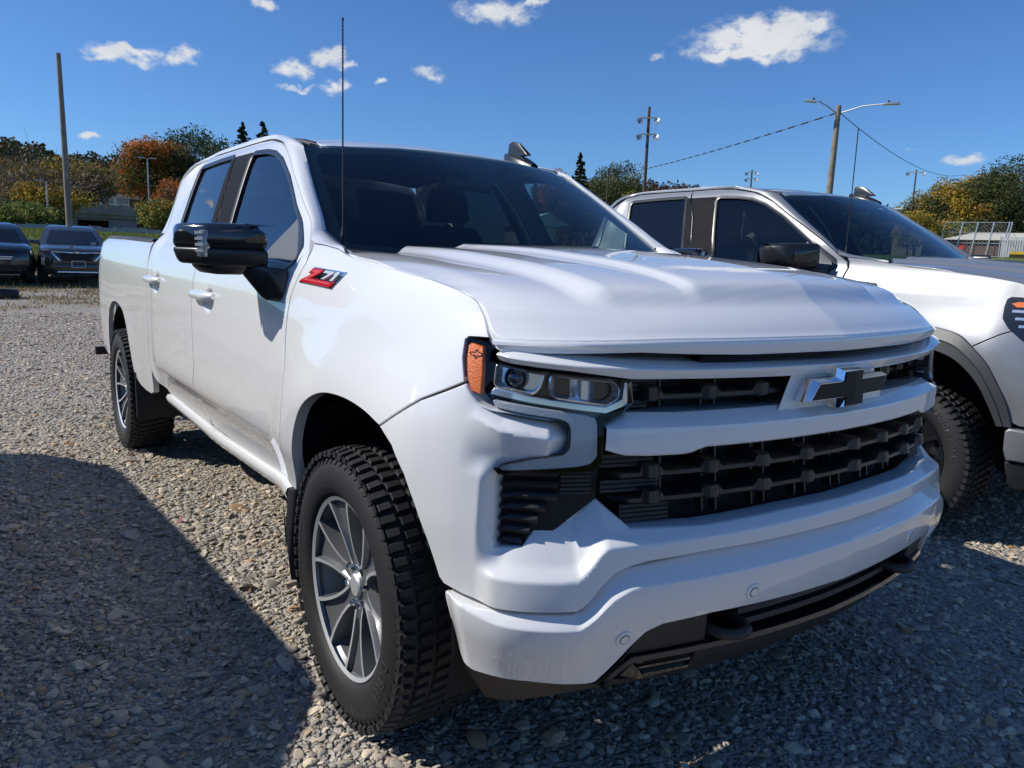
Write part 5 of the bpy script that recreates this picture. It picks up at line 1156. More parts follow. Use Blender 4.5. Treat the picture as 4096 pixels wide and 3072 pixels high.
    # printed black border of the screen (frit), slightly behind the glass
    def frit(rows_ab, nm='windshield_border'):
        g = Geo()
        for (pts) in rows_ab:
            pts = np.array(pts); V = ws(pts[..., 0], pts[..., 1]).reshape(-1, 3) - np.array([.004, 0, .006]); g.add(V, grid_faces(pts.shape[0], pts.shape[1]))
        return g.obj(nm, MATS['frit'], wsc, None)
    tb = np.linspace(0, 1, 17); ta = np.linspace(-1, 1, 33)
    side_w_ = lambda b: .055 + .030 * np.exp(-((b - .0) / .12) ** 2) + .05 * np.exp(-((b - 1) / .05) ** 2)
    frit([[[(sg * (1 - side_w_(b) * k), b) for k in (0, .5, 1)] for b in tb] for sg in (-1, 1)] + [[[(a, 1 - .075 * k) for k in (0, .5, 1)] for a in ta], [[(a, .10 * k) for k in (0, .5, 1)] for a in ta]])
    frit([[[(a, 1 - k * (.10 + .19 * np.clip(1.25 - abs((a - .0) / .16), 0, 1))) for k in (0, .4, .8, 1)] for a in np.linspace(-.24, .24, 17)]], 'sensor_cover')
    # cowl panel between screen and hood
    ya = np.linspace(-.86, .86, 25); am = ya / .822
    top = ws(np.clip(am, -1, 1), .035 + 0 * am) + np.array([.006, 0, .004]); 
    mid = np.stack([-.36 + .14 * (1 - (ya / .86) ** 2) + .03, ya, np.interp(np.abs(ya), [0, .5, .86], [1.352, 1.362, 1.372])], 1)
    fw = np.stack([-.235 + .04 * (1 - (ya / .86) ** 2), ya, np.interp(np.abs(ya), [0, .5, .80, .86], [1.345, 1.345, 1.352, 1.360])], 1)
    loft('cowl_panel', [top, mid, fw, fw + np.array([.10, 0, -.05])], MATS['black_matte'], T, angle=60)
    for y0 in (-.52, .12):
        p = [ws(np.array([y0 / .822]), np.array([.02]))[0] + np.array([.02, 0, .015]), ws(np.array([(y0 + .28) / .822]), np.array([.035]))[0] + np.array([.02, 0, .02]), ws(np.array([(y0 + .56) / .822]), np.array([.045]))[0] + np.array([.016, 0, .018])]
        tube('wiper', p, .009, MATS['black_matte'], T, 6)
    g = Geo(); g.box((.05, 1.5, .95), (-2.72, 0, .93)); g.obj('cab_back', MATS['black_matte'], T)
    mesh('rear_window', [(-2.732, -.86, 1.36), (-2.732, .86, 1.36), (-2.684, .62, 1.845), (-2.684, -.62, 1.845)], [(0, 1, 2, 3)], MATS['car_dark_glass'], T)
    loft('cab_back_frame', [np.array([(-2.735, -.885, 1.42), (-2.725, -.80, 1.58), (-2.70, -.725, 1.75), (-2.66, -.60, 1.845), (-2.66, 0, 1.872), (-2.66, .60, 1.845), (-2.70, .725, 1.75), (-2.725, .80, 1.58), (-2.735, .885, 1.42)]),
                            np.array([(-2.738, -.76, 1.42), (-2.725, -.72, 1.58), (-2.70, -.665, 1.75), (-2.69, -.55, 1.785), (-2.69, 0, 1.79), (-2.69, .55, 1.785), (-2.70, .665, 1.75), (-2.725, .72, 1.58), (-2.738, .76, 1.42)])], paint, T)
    g = Geo(); g.box((.06, 1.72, .55), (-4.735, 0, 1.15)); g.obj('tailgate', paint, T)
    g = Geo(); g.box((.2, 1.80, .2), (-4.87, 0, .60)); g.box((.05, .10, .06), (-4.79, -.955, .555)); g.obj('rear_bumper', MATS['black_matte'] if not white else MATS['black_matte'], T)
    g = Geo(); g.box((1.9, 1.5, .05), (-3.7, 0, .90)); g.obj('bed_floor', MATS['black_matte'], T)
    # ---- frame and floor
    g = Geo(); g.box((3.9, .12, .16), (-2.3, -.45, .52)); g.box((3.9, .12, .16), (-2.3, .45, .52)); g.box((.9, .75, .2), (.25, 0, .50)); g.box((.15, 1.5, .15), (-3.745, 0, .42)); g.box((.12, 1.45, .12), (0, 0, .42))
    g.box((2.2, 1.72, .06), (-1.6, 0, .62)); g.box((.05, 1.5, .65), (-.42, 0, .95)); g.box((1.0, 1.2, .5), (.2, 0, .85)); g.box((1.9, 1.5, .06), (-3.7, 0, .66))
    g.obj('chassis', MATS['black_liner'], T)
    # ---- interior
    it = empty('interior', (0, 0, 0), 0, T)
    g = Geo(); xs = np.array([-.42, -.55, -.72, -.80, -.82]); zs = np.array([1.33, 1.355, 1.35, 1.28, 1.05])
    loft('dashboard', [np.stack([xs - .05 * (1 - abs(y) / .8) * 0, y + 0 * xs, zs - .02 * (abs(y) > .75)], 1) for y in (-.84, -.5, 0, .2, .4, .6, .84)], MATS['interior_dark'], it, angle=50)
    bm_obj('instrument_hood', hull_bm([(-.62, .20, 1.35), (-.62, .62, 1.35), (-.80, .22, 1.40), (-.80, .60, 1.40), (-.82, .24, 1.33), (-.82, .58, 1.33)], .02), MATS['interior_dark'], it)
    for y in (-.40, .40):
        bm_obj('seat', hull_bm([(-1.15, y - .25, 1.02), (-1.15, y + .25, 1.02), (-1.65, y - .26, .98), (-1.65, y + .26, .98), (-1.2, y - .24, .8), (-1.6, y + .24, .8), (-1.2, y + .24, .8), (-1.6, y - .24, .8)], .04), MATS['interior_dark'], it)
        bm_obj('seat_back', hull_bm([(-1.56, y - .25, 1.0), (-1.56, y + .25, 1.0), (-1.72, y - .25, 1.0), (-1.72, y + .25, 1.0), (-1.72, y - .19, 1.54), (-1.72, y + .19, 1.54), (-1.82, y - .18, 1.54), (-1.82, y + .18, 1.54)], .04), MATS['interior_dark'], it)
        bm_obj('headrest', hull_bm([(-1.74, y - .13, 1.56), (-1.74, y + .13, 1.56), (-1.84, y - .13, 1.56), (-1.84, y + .13, 1.56), (-1.76, y - .11, 1.74), (-1.76, y + .11, 1.74), (-1.84, y - .11, 1.74), (-1.84, y + .11, 1.74)], .03), MATS['interior_dark'], it)
    g = Geo(); g.box((.16, 1.5, .58), (-2.5, 0, 1.22), (0, -.2, 0)); g.obj('rear_seat', MATS['interior_dark'], it)
    q = np.linspace(0, 2 * math.pi, 29); c = np.array([-.93, .40, 1.24]); rr = .19
    ring = np.stack([c[0] - .5 * rr * np.sin(q) * .75, c[1] + rr * np.cos(q), c[2] + rr * np.sin(q) * .88], 1)
    g = Geo(); g.tube(ring, .016, 8); g.box((.05, .14, .10), tuple(c)); g.box((.02, .34, .03), tuple(c)); g.obj('steering_wheel', MATS['interior_dark'], it)
    box('interior_mirror', (.03, .25, .075), (-.98, .02, 1.70), (0, .2, 0), MATS['black_satin'], it, .012)
    V = np.stack([np.repeat(np.linspace(-1.1, -2.6, 12), 9), np.tile(np.linspace(-.62, .62, 9), 12), np.zeros(108)], 1); V[:, 2] = roof_z(V[:, 0], V[:, 1]) - .035
    mesh('headliner', V, grid_faces(12, 9), MATS['interior_grey'], it, 60)
    # ---- hood
    ey = [(-.19, .892), (-.061, .911), (.06, .915), (.174, .916), (.27, .911), (.346, .906), (.422, .901), (.46, .899), (.497, .897), (.519, .896), (.549, .895), (.574, .897), (.595, .901)]
    fy = np.linspace(.892, 0, 26); fe_ = [(float(_lipx(y)) + .004, y) for y in fy]
    half = ey + [(.610, .900)] + fe_
    rear = [(-.20, .860), (-.215, .80), (-.235, .72), (-.30, .66), (-.345, .60), (-.37, .45), (-.385, .2), (-.388, 0)]
    right = [(x, -y) for x, y in half]; left = [(x, y) for x, y in half[:-1]][::-1]
    outl = right + left + rear + [(x, -y) for x, y in rear[:-1]][::-1]
    yy = np.linspace(-.885, .885, 91); hl_ = [[(float(_lipx(abs(y))) - u_, y) for y in yy] for u_ in (.008, .018, .030, .045, .062, .082)]
    hl_.append([(x_, 0.0) for x_ in np.linspace(.79, -.37, 60)])
    hd = panel('hood', outl, hoodfn, paint, T, step=.02, thick=.028, bev=.003, lines=hl_)
    lw = np.r_[-.904, -.89, np.linspace(-.86, .86, 41), .89, .904]; lx = np.array([float(_lipx(abs(y))) for y in lw])
    zb = np.interp(np.abs(lw), [0, .35, .5, .7, .93], [1.172, 1.172, 1.176, 1.184, 1.192])
    nrm = np.stack([np.gradient(lw), -np.gradient(lx)], 1); nrm /= np.linalg.norm(nrm, axis=1)[:, None]
    def off(d, z): return np.stack([lx + nrm[:, 0] * d, lw + nrm[:, 1] * d, z], 1)
    zt = hood_z(lx + .004, lw)
    loft('hood_lip', [off(.002, zt - .0015), off(.0075, zt - .006), off(.0095, zt - .012), off(.008, zb + .006), off(.004, zb), off(-.06, zb + .004)], paint, hd, angle=38)
    for sd in (-1, 1):     # rolled side edge of the hood towards the fender
        pass
    if white:
        front_white(T, paint)
    else:
        front_silver(T, paint)
    # ---- antenna mast and roof fin
    x, y, z = (-.545, -.755, 1.395)
    g = Geo(); g.tube([(x, y, z - .02), (x, y, z + .012), (x, y, z + .045), (x, y, z + .07)], [.011, .011, .008, .004], 8); g.tube([(x, y, z + .06), (x, y, z + .742)], .0028, 6); g.tube([(x, y, z + .735), (x, y, z + .745)], .0045, 6)
    k = np.linspace(0, 60 * 2 * math.pi, 600); g.tube(np.stack([x + .0031 * np.cos(k), y + .0031 * np.sin(k), z + .07 + np.linspace(0, .66, 600)], 1), .0009, 4)
    g.obj('antenna_mast', MATS['black_matte'], T)
    fx, fy_, fz = -1.20, .455, float(roof_z(-1.20, .455))
    fin = empty('roof_antenna', (fx, fy_, fz), 0, T)
    rows = []
    for t in np.linspace(0, 1, 9):
        xx = .125 - .25 * t; wd = .042 * math.sin(math.pi * min(1, .12 + .86 * t)) ** .6; hh = .012 + .030 * math.sin(math.pi * min(.55, .08 + .6 * t))
        zz = float(roof_z(fx + xx, fy_)) - fz - .004
        rows.append([(xx, -wd, zz), (xx, -wd * .9, zz + hh * .6), (xx, -wd * .45, zz + hh), (xx, wd * .45, zz + hh), (xx, wd * .9, zz + hh * .6), (xx, wd, zz)])
    loft('antenna_base', rows, MATS['black_satin'], fin, angle=50)
    pr = [(.085, .03), (.0, .095), (-.055, .108), (-.085, .10), (-.09, .03)]
    bm = hull_bm([(px, sg * (.007 if pz > .06 else .015), pz) for px, pz in pr for sg in (-1, 1)], .004); bm_obj('antenna_fin', bm, MATS['black_satin'], fin)
    return T

def cross_rows(sn, top, cre, bot, es, side=-1):
    """bar with a chamfer: rows back-top, top, crease, bottom, back-bottom"""
    eb, et, ec, ebot = es
    return [strip(side, sn, top + .0, eb + 0 * sn), strip(side, sn, top, et + 0 * sn), strip(side, sn, cre + (top - cre) * .10, ec - .001 + 0 * sn), strip(side, sn, cre - (cre - bot) * .06, ec + 0 * sn), strip(side, sn, bot + .004, ebot + 0 * sn), strip(side, sn, bot, ebot - .004 + 0 * sn), strip(side, sn, bot + .0, eb + 0 * sn)]

def front_white(T, paint):
    dk, gl, mt = MATS['black_satin'], MATS['black_gloss'], MATS['black_matte']
    sl = np.r_[np.linspace(0, 1.10, 60)]; cr1 = [[(sg * s_, float(_zc1(s_)) + o_) for s_ in sl] for sg in (-1, 1) for o_ in (-.001, .004, .010, .030)]
    cr1 += [[(sg * s_, float(np.interp(s_, [.83, .90, 1.0, 1.06], [.992, .998, 1.012, 1.03]))) for s_ in np.linspace(.835, 1.09, 20)] for sg in (-1, 1)] + [[(sg * .882, z_) for z_ in np.linspace(.95, 1.03, 9)] for sg in (-1, 1)]
    bc = panel('bumper_cover', symm(FASCIA_OUT), on(-1, E_fascia), paint, T, step=.0085, thick=.05, bev=.004, lines=cr1); bc.shadow_terminator_geometry_offset = .3; bc.shadow_terminator_shading_offset = .05
    cr2 = [[(sg * s_, float(_zc2(s_)) + o_) for s_ in np.r_[np.linspace(0, 1.105, 60)]] for sg in (-1, 1) for o_ in (-.004, .002)]
    lb = panel('lower_bumper', symm(LOWER_OUT), on(-1, E_lower), paint, T, step=.011, thick=.05, bev=.004, lines=cr2)
    # grille bars in body colour
    s = np.linspace(-1.036, 1.036, 90); a = np.abs(s)
    top = np.interp(a, [0, .49, .65, .82, .93, 1.041], [1.150, 1.155, 1.161, 1.172, 1.179, 1.185]); bot = np.interp(a, [0, .17, .51, .68, .82, .93, 1.034], [1.116, 1.116, 1.121, 1.123, 1.140, 1.149, 1.156])
    cre = np.interp(a, [0, .58, .82, 1.015], [1.140, 1.142, 1.152, 1.168])
    tap = -.020 * sstep(.99, 1.036, a)
    o = loft('grille_bar', [r + 0 for r in cross_rows(s, top, cre, bot, (-.05 , -.022 + tap, .012 + tap, .004 + tap))], paint, T, angle=28, caps=True)
    s = np.linspace(-.743, .743, 70); a = np.abs(s)
    top = np.interp(a, [0, .55, .69, .735, .743], [1.042, 1.041, 1.046, 1.032, 1.026]); cre = np.interp(a, [0, .45, .74], [1.010, 1.012, 1.016])
    bot = np.interp(a, [0, .49, .535, .64, .70, .743], [.966, .966, .953, .954, .958, .968]); tap = -.012 * sstep(.715, .743, a)
    loft('grille_bar', cross_rows(s, top, cre, bot, (-.07, -.026 + tap, .014 + tap, .008 + tap)), paint, T, angle=28, caps=True)
    # black strip between hood and upper bar
    s = np.linspace(-.49, .49, 30); a = np.abs(s)
    for k in range(3):
        z0 = 1.1525 + .0055 * k
        loft('vent_slat', [strip(-1, s, z0 + 0 * s, -.06 + 0 * s), strip(-1, s, z0 + 0 * s, -.018 + 0 * s), strip(-1, s, z0 + .0036 + 0 * s, -.020 + 0 * s), strip(-1, s, z0 + .0036 + 0 * s, -.06 + 0 * s)], dk, T)
    panel('grille_backing', symm([(0, 1.11), (.2, 1.11), (1.03, 1.15), (1.03, 1.20), (.5, 1.19), (0, 1.185)]), on(-1, None, -.065), mt, T, step=.06, thick=.01)
    panel('grille_backing', symm([(0, 1.035), (.72, 1.035), (.72, 1.13), (0, 1.125)]), on(-1, None, -.105), MATS['black_deep'], T, step=.06, thick=.01)
    panel('grille_backing', symm([(0, .76), (.70, .76), (.79, .84), (.80, .97), (0, .975)]), on(-1, None, -.115), MATS['black_deep'], T, step=.06, thick=.01)
    # grille mesh: stepped bars and paired ribs
    def bar(z0, smin, smax, parts):
        per = .168
        sg = np.arange(smin, smax, .0052); ph = ((np.abs(sg) + .03) % per) / per
        shelf = .0 + .018 * (sstep(.62, .72, ph) - sstep(.97, 1.0, ph))
        zt = z0 + .008 + shelf; zb = z0 - .010
        e1 = -.030 + .014 * (sstep(.66, .80, ph) - sstep(.9, 1.0, ph)) - .05 * sstep(abs(smax) - .05, abs(smax), np.abs(sg))
        rows = [strip(-1, sg, zb + .002 + 0 * sg, -.10 + 0 * sg), strip(-1, sg, zb + 0 * sg, e1 - .012), strip(-1, sg, zb + .006 + 0 * sg, e1), strip(-1, sg, zt - .003, e1), strip(-1, sg, zt, e1 - .006), strip(-1, sg, zt + .003, -.10 + 0 * sg)]
        loft('grille_slat', rows, dk, T, angle=25)
    for z0, sa, sb in ((.903, -.735, .735), (.846, -.715, .715)): bar(z0, sa, sb, 0)
    bar(1.076, .205, .672, 0); bar(1.076, -.672, -.205, 0)
    for zr0, zr1, lim in ((.79, .965, .70), (1.045, 1.12, .66)):
        for k in range(-5, 6):
            for d in (-.022, .022):
                sc = k * .168 + d + .08
                if abs(sc) > lim or (zr0 > 1 and abs(sc) < .2): continue
                P = [belt(np.array([sc + dd]), np.array([z]), np.array([e]), -1)[0] for z in (zr0, zr1) for dd, e in ((-.0028, -.10), (-.0028, -.075), (.0028, -.075), (.0028, -.10))]
                mesh('grille_rib', P, [(1, 2, 6, 5), (0, 1, 5, 4), (2, 3, 7, 6)], dk, T)
    # fluted end plates
    for sd in (-1, 1):
        for (s0, s1, z0, z1) in ((.615, .668, 1.050, 1.070), (.59, .668, 1.088, 1.118), (.60, .742, .918, .950), (.585, .74, .862, .893), (.56, .69, .795, .836), (.762, .842, .861, .917)):
            sn = np.linspace(s0, s1, 5); n = max(2, int((z1 - z0) / .0085)); rows = []
            for k in range(n):
                za = z0 + (z1 - z0) * k / n; zb = z0 + (z1 - z0) * (k + 1) / n
                for z, e in ((za, -.050), (za + .0012, -.046), (zb - .003, -.046), (zb - .0015, -.050)): rows.append(strip(sd, sn, z + 0 * sn, e + 0 * sn))
            loft('grille_plate', rows, mt, T, angle=20)
        # air curtain beside the grille
        panel('vent_backing', [(1.02, .93), (1.02, .735), (.92, .735), (.745, .845), (.735, .935)], on(sd, None, -.062), MATS['black_deep'], T, step=.05, thick=.01)
        for k in range(7):
            zc = .906 - .0255 * k; s1 = 1.008; s0 = max(.850, .850 + (.850 - zc) * .78 + .012) if zc < .855 else .850
            sn = np.linspace(s0, s1, 10); t = (s1 - sn) / (s1 - s0)
            rise = .006 * sstep(.10, .22, t)
            rows = [strip(sd, sn, zc + .008 + rise, -.058 + 0 * sn), strip(sd, sn, zc + .004 + rise, -.044 + 0 * sn), strip(sd, sn, zc - .002 + rise, -.040 + 0 * sn), strip(sd, sn, zc - .008 + 0 * sn, -.052 + 0 * sn), strip(sd, sn, zc - .010 + 0 * sn, -.06 + 0 * sn)]
            loft('vent_slat', rows, mt, T, angle=25)
        # ---- headlight
        hl = empty('headlight', (0, 0, 0), 0, T)
        outer = [(1.050, 1.153), (.893, 1.138), (.680, 1.120), (.674, 1.070), (.70, 1.048), (.746, 1.026), (.751, .943), (.771, .924), (1.0, .912), (1.014, .924), (.994, .936), (.921, .954), (.845, .965), (.832, .978), (.831, 1.010), (.836, 1.021), (.855, 1.027), (1.035, 1.047), (1.066, 1.056), (1.084, 1.071), (1.110, 1.100), (1.128, 1.154), (1.134, 1.190), (1.127, 1.1965), (1.050, 1.193), (1.047, 1.185)]
        panel('lamp_housing', outer, on(sd, None, -.055), MATS['lamp_dark'], hl, step=.05, thick=.01)
        rim_o = np.array(outer); rows = [belt(densify(rim_o, .02)[:, 0], densify(rim_o, .02)[:, 1], e, sd) for e in (-.055, -.004)]
        loft('lamp_rim', rows, gl, hl, close=True, angle=60)
        am = [(1.133, 1.181), (1.124, 1.187), (1.079, 1.180), (1.070, 1.126), (1.067, 1.077), (1.094, 1.084), (1.118, 1.116), (1.131, 1.150)]
        panel('amber_reflector', round_poly(am, .006, 2), on(sd, None, -.010), MATS['amber_lens'], hl, step=.03, thick=.012)
        cx_ = [(1.118, 1.168), (1.100, 1.169), (1.100, 1.1745), (1.0935, 1.1745), (1.0935, 1.169), (1.080, 1.168), (1.080, 1.162), (1.0935, 1.1615), (1.0935, 1.156), (1.100, 1.156), (1.100, 1.162), (1.116, 1.162)]
        rw = [belt(np.array(cx_)[:, 0], np.array(cx_)[:, 1], e, sd) for e in (-.010, -.0075)]
        loft('lamp_emblem', rw, MATS['amber_dark'], hl, close=True)
        # chrome channels
        def channel(poly, w, e0, e1, nm, m):
            p = densify(round_poly(poly, .008, 2), .03); i = inset(p, w)
            loft(nm, [belt(p[:, 0], p[:, 1], e0 - .02, sd), belt(p[:, 0], p[:, 1], e0, sd), belt((p * .5 + i * .5)[:, 0], (p * .5 + i * .5)[:, 1], e0 + .002, sd), belt(i[:, 0], i[:, 1], e1, sd)], m, hl, close=True, angle=30)
            return i
        proj = [(1.044, 1.147), (.893, 1.131), (.903, 1.098), (.922, 1.083), (1.026, 1.090), (1.044, 1.100)]
        sec = [(.880, 1.130), (.715, 1.115), (.700, 1.100), (.702, 1.076), (.735, 1.060), (.868, 1.076), (.886, 1.095)]
        channel(proj, .008, -.022, -.045, 'lamp_bezel', MATS['chrome_trim']); channel(sec, .008, -.022, -.045, 'lamp_bezel', MATS['chrome_trim'])
        panel('lamp_reflector', inset(np.array(proj), .006), on(sd, None, -.045), MATS['chrome_dark'], hl, step=.03, thick=.005)
        panel('lamp_reflector', inset(np.array(sec), .006), on(sd, lambda s, z: -.02 * np.sin((s - .7) * 55)), MATS['chrome_dark'], hl, step=.01, thick=.005, e=-.05)
        lw_ = [(1.048, 1.080), (.93, 1.066), (.736, 1.044), (.680, 1.062), (.677, 1.112), (.690, 1.114), (.694, 1.076), (.738, 1.060), (.93, 1.081), (1.04, 1.095)]
        panel('lamp_trim', lw_, on(sd, None, -.018), MATS['chrome_trim'], hl, step=.03, thick=.02)
        for s_, z_ in ((.985, 1.116),):
            c0 = belt(np.array([s_]), np.array([z_]), np.array([-.045]), sd)[0]; c1 = belt(np.array([s_]), np.array([z_]), np.array([-.0]), sd)[0]; ax = (c1 - c0) / np.linalg.norm(c1 - c0)
            u = np.cross(ax, [0, 0, 1]); u /= np.linalg.norm(u); v = np.cross(u, ax); rows = []
            for r, d in ((.027, .0), (.027, .012), (.024, .014), (.021, .010), (.020, .012), (.014, .020), (.006, .0235), (.0005, .024)):
                rows.append([c0 + ax * d + u * r * math.cos(q) + v * r * math.sin(q) for q in np.linspace(0, 2 * math.pi, 24, endpoint=False)])
            loft('projector_lens', rows, MATS['projector'], hl, close=True, angle=40)
        drl = [(1.040, 1.069), (.93, 1.060), (.79, 1.044), (.762, 1.036), (.757, 1.022), (.757, .952), (.772, .936), (.80, .930), (1.0, .917), (1.008, .926), (.99, .932), (.921, .946), (.841, .957), (.826, .972), (.825, 1.012), (.831, 1.025), (.855, 1.033), (1.03, 1.052)]
        panel('running_light', round_poly(drl, .006, 2), on(sd, None, -.016), MATS['drl_lens'], hl, step=.03, thick=.012)
        panel('headlight_lens', outer, on(sd, None, -.002), MATS['lamp_glass'], hl, step=.03, thick=.002, bev=.001)
        # ---- lower corner trims, hooks and lamps
        panel('tow_hook_bezel', [(.738, .410), (.70, .440), (.679, .470), (.650, .535), (.630, .556), (.610, .566), (.464, .573), (.455, .492), (.671, .488), (.705, .42)], on(sd, None, -.006), mt, T, step=.03, thick=.07, bev=.003)
        panel('fog_lamp', [(.655, .405), (.618, .445), (.466, .450), (.470, .385), (.60, .385)], on(sd, None, -.035), MATS['lamp_dark'], T, step=.03, thick=.01)
        for k in range(2):
            sn = np.linspace(.472, .62 - .02 * k, 8); z0 = .432 - .024 * k
            loft('fog_lamp_fin', [strip(sd, sn, z0 + 0 * sn, -.05 + 0 * sn), strip(sd, sn, z0 + 0 * sn, -.016 + 0 * sn), strip(sd, sn, z0 + .006 + 0 * sn, -.018 + 0 * sn), strip(sd, sn, z0 + .006 + 0 * sn, -.05 + 0 * sn)], gl, T)
        hk = [belt(np.array([s_]), np.array([z_]), np.array([e_]), sd)[0] for s_, z_, e_ in ((.445, .524, -.07), (.443, .520, -.02), (.425, .517, .018), (.385, .515, .030), (.352, .515, .016), (.345, .518, -.02), (.345, .522, -.07))]
        tube('tow_hook', catmull(np.array(hk), 22), .014, mt, T, 8)
        for s_, z_ in ((.693, .545), (.359, .618)):
            f = on(sd, E_lower)
            pk = panel('parking_sensor', disc(s_, z_, .0215), f, paint, T, step=.012, thick=.012, bev=.002, e=.004)
            panel('sensor_ring', disc(s_, z_, .0130), f, mt, pk, step=.012, thick=.002, bev=.0005, e=.0048)
            panel('sensor_face', disc(s_, z_, .0112), f, paint, pk, step=.012, thick=.003, bev=.001, e=.0062)
    # lower intake
    panel('intake_backing', symm([(0, .46), (.50, .46), (.66, .40), (.66, .57), (0, .60)]), on(-1, None, -.09), MATS['black_deep'], T, step=.06, thick=.01)
    s = np.linspace(-.335, .335, 24)
    for z0, e0 in ((.552, -.045), (.527, -.035), (.503, -.02)):
        loft('intake_slat', [strip(-1, s, z0 + 0 * s, -.085 + 0 * s), strip(-1, s, z0 + 0 * s, e0 + 0 * s), strip(-1, s, z0 + .013 + 0 * s, e0 - .006 + 0 * s), strip(-1, s, z0 + .015 + 0 * s, -.085 + 0 * s)], mt, T, angle=30)
    s = np.r_[np.linspace(-.72, -.66, 5), np.linspace(-.62, .62, 40), np.linspace(.66, .72, 5)]; a = np.abs(s); zt = np.interp(a, [0, .45, .66, .70, .72], [.484, .489, .486, .45, .425])
    loft('lip_strip', [strip(-1, s, zt + 0.004, -.07 + 0 * s), strip(-1, s, zt, .004 + 0 * s), strip(-1, s, zt - .012, .010 + 0 * s), strip(-1, s, zt - .022, .002 + 0 * s), strip(-1, s, zt - .028, -.03 + 0 * s)], gl, T, angle=30)
    va = [(0, .455), (.455, .460), (.458, .382), (.65, .395), (.70, .405), (.742, .418), (.765, .421), (.908, .433), (1.053, .433), (1.085, .442), (1.108, .474), (1.124, .42), (1.121, .331), (1.096, .308), (1.031, .314), (.732, .362), (.427, .362), (0, .365)]
    panel('air_dam', symm(va), on(-1, lambda s, z: -.05 * sstep(.43, .33, z)), mt, T, step=.03, thick=.03, e=-.022)
    # ---- bow-tie badge and its mount
    s = np.linspace(-.215, .215, 9)
    rows = []
    for z in (1.128, 1.10, 1.07, 1.045, 1.03): rows.append(strip(-1, np.linspace(-1, 1, 9) * (.19 + (1.12 - z) * .55), z + 0 * s, -.012 + 0 * s))
    loft('badge_mount', rows, paint, T, angle=50)
    em = empty('emblem', (0, 0, 0), 0, T)
    o = np.array([(.182, 1.052), (.143, 1.107), (.050, 1.107), (.045, 1.131), (-.050, 1.131), (-.045, 1.107), (-.182, 1.107), (-.143, 1.052), (-.050, 1.052), (-.045, 1.028), (.050, 1.028), (.045, 1.052)])
    # point-symmetric slant of the arms
    o[6] = (-.182, 1.107); o[7] = (-.143, 1.052)
    i1 = inset(o, .0105)
    od, idd = densify(o, .015), None
    def ringpts(p, e):
        q = []
        for k in range(len(p)):
            a_, b_ = p[k], p[(k + 1) % len(p)]
            for t in np.linspace(0, 1, 6)[:-1]: q.append(a_ * (1 - t) + b_ * t)
        q = np.array(q); return belt(q[:, 0], q[:, 1], e, -1)
    loft('emblem_frame', [ringpts(o, -.02), ringpts(o, .014), ringpts(inset(o, .0010), .016), ringpts(i1, .034), ringpts(inset(o, .0125), .034), ringpts(inset(o, .013), .025)], MATS['chrome'], em, close=True, angle=25)
    panel('emblem_face', inset(o, .0128), on(-1, lambda s, z: -.028 * np.abs(s)), MATS['emblem_black'], em, step=.008, thick=.006, bev=.001, e=.0395, lines=[[(0, 1.03), (0, 1.13)]])
    # ---- fender badge: 'Z71' lettering on a slanted chrome plate
    for sd in (-1, 1):
        bd = empty('fender_badge', (0, 0, 0), 0, T)
        def bz(poly, e, nm, m, th=.005, step=.02, side=sd):
            # badge drawn in a unit frame (0..1, 0..1), u along the truck towards the nose, v up, slanted
            p = np.array(poly, float); u, v = p[:, 0], p[:, 1]
            x = -.352 + .252 * u - .012 + .030 * (v - .5) * 1.0; z = 1.283 + .0445 * v - .010 * u
            return panel(nm, np.stack([SX0 - x, z], 1), on(side), m, bd, step=step, thick=th, bev=.0008, e=e)
        zpoly = [(.13, 1.0), (.44, 1.0), (.44, .82), (.28, .33), (.97, .33), (.90, 0), (.0, 0), (.04, .20), (.22, .66), (.10, .66)]
        bz([(.12, 1.06), (1.04, 1.06), (.96, -.08), (-.02, -.08), (.03, .22), (.19, .62), (.08, .62)], .004, 'badge_plate', MATS['chrome'])
        bz(zpoly, .0075, 'badge_letter', MATS['badge_red'])
        bz([(.18, .90), (.40, .90), (.40, .80), (.20, .26), (.88, .26), (.86, .16), (.06, .14), (.28, .74), (.16, .76)], .0088, 'badge_letter_inlay', MATS['badge_pink'])
        bz([(.49, .98), (.76, .98), (.76, .84), (.62, .40), (.53, .40), (.65, .80), (.48, .80)], .0078, 'badge_letter', MATS['badge_silver'])
        bz([(.80, .98), (.92, .98), (.88, .40), (.79, .40), (.82, .78), (.79, .78)], .0078, 'badge_letter', MATS['badge_silver'])
        bz([(.46, 1.0), (.48, 1.0), (.52, .36), (.31, .36), (.33, .40), (.49, .42)], .0066, 'badge_shadow', MATS['black_gloss'])

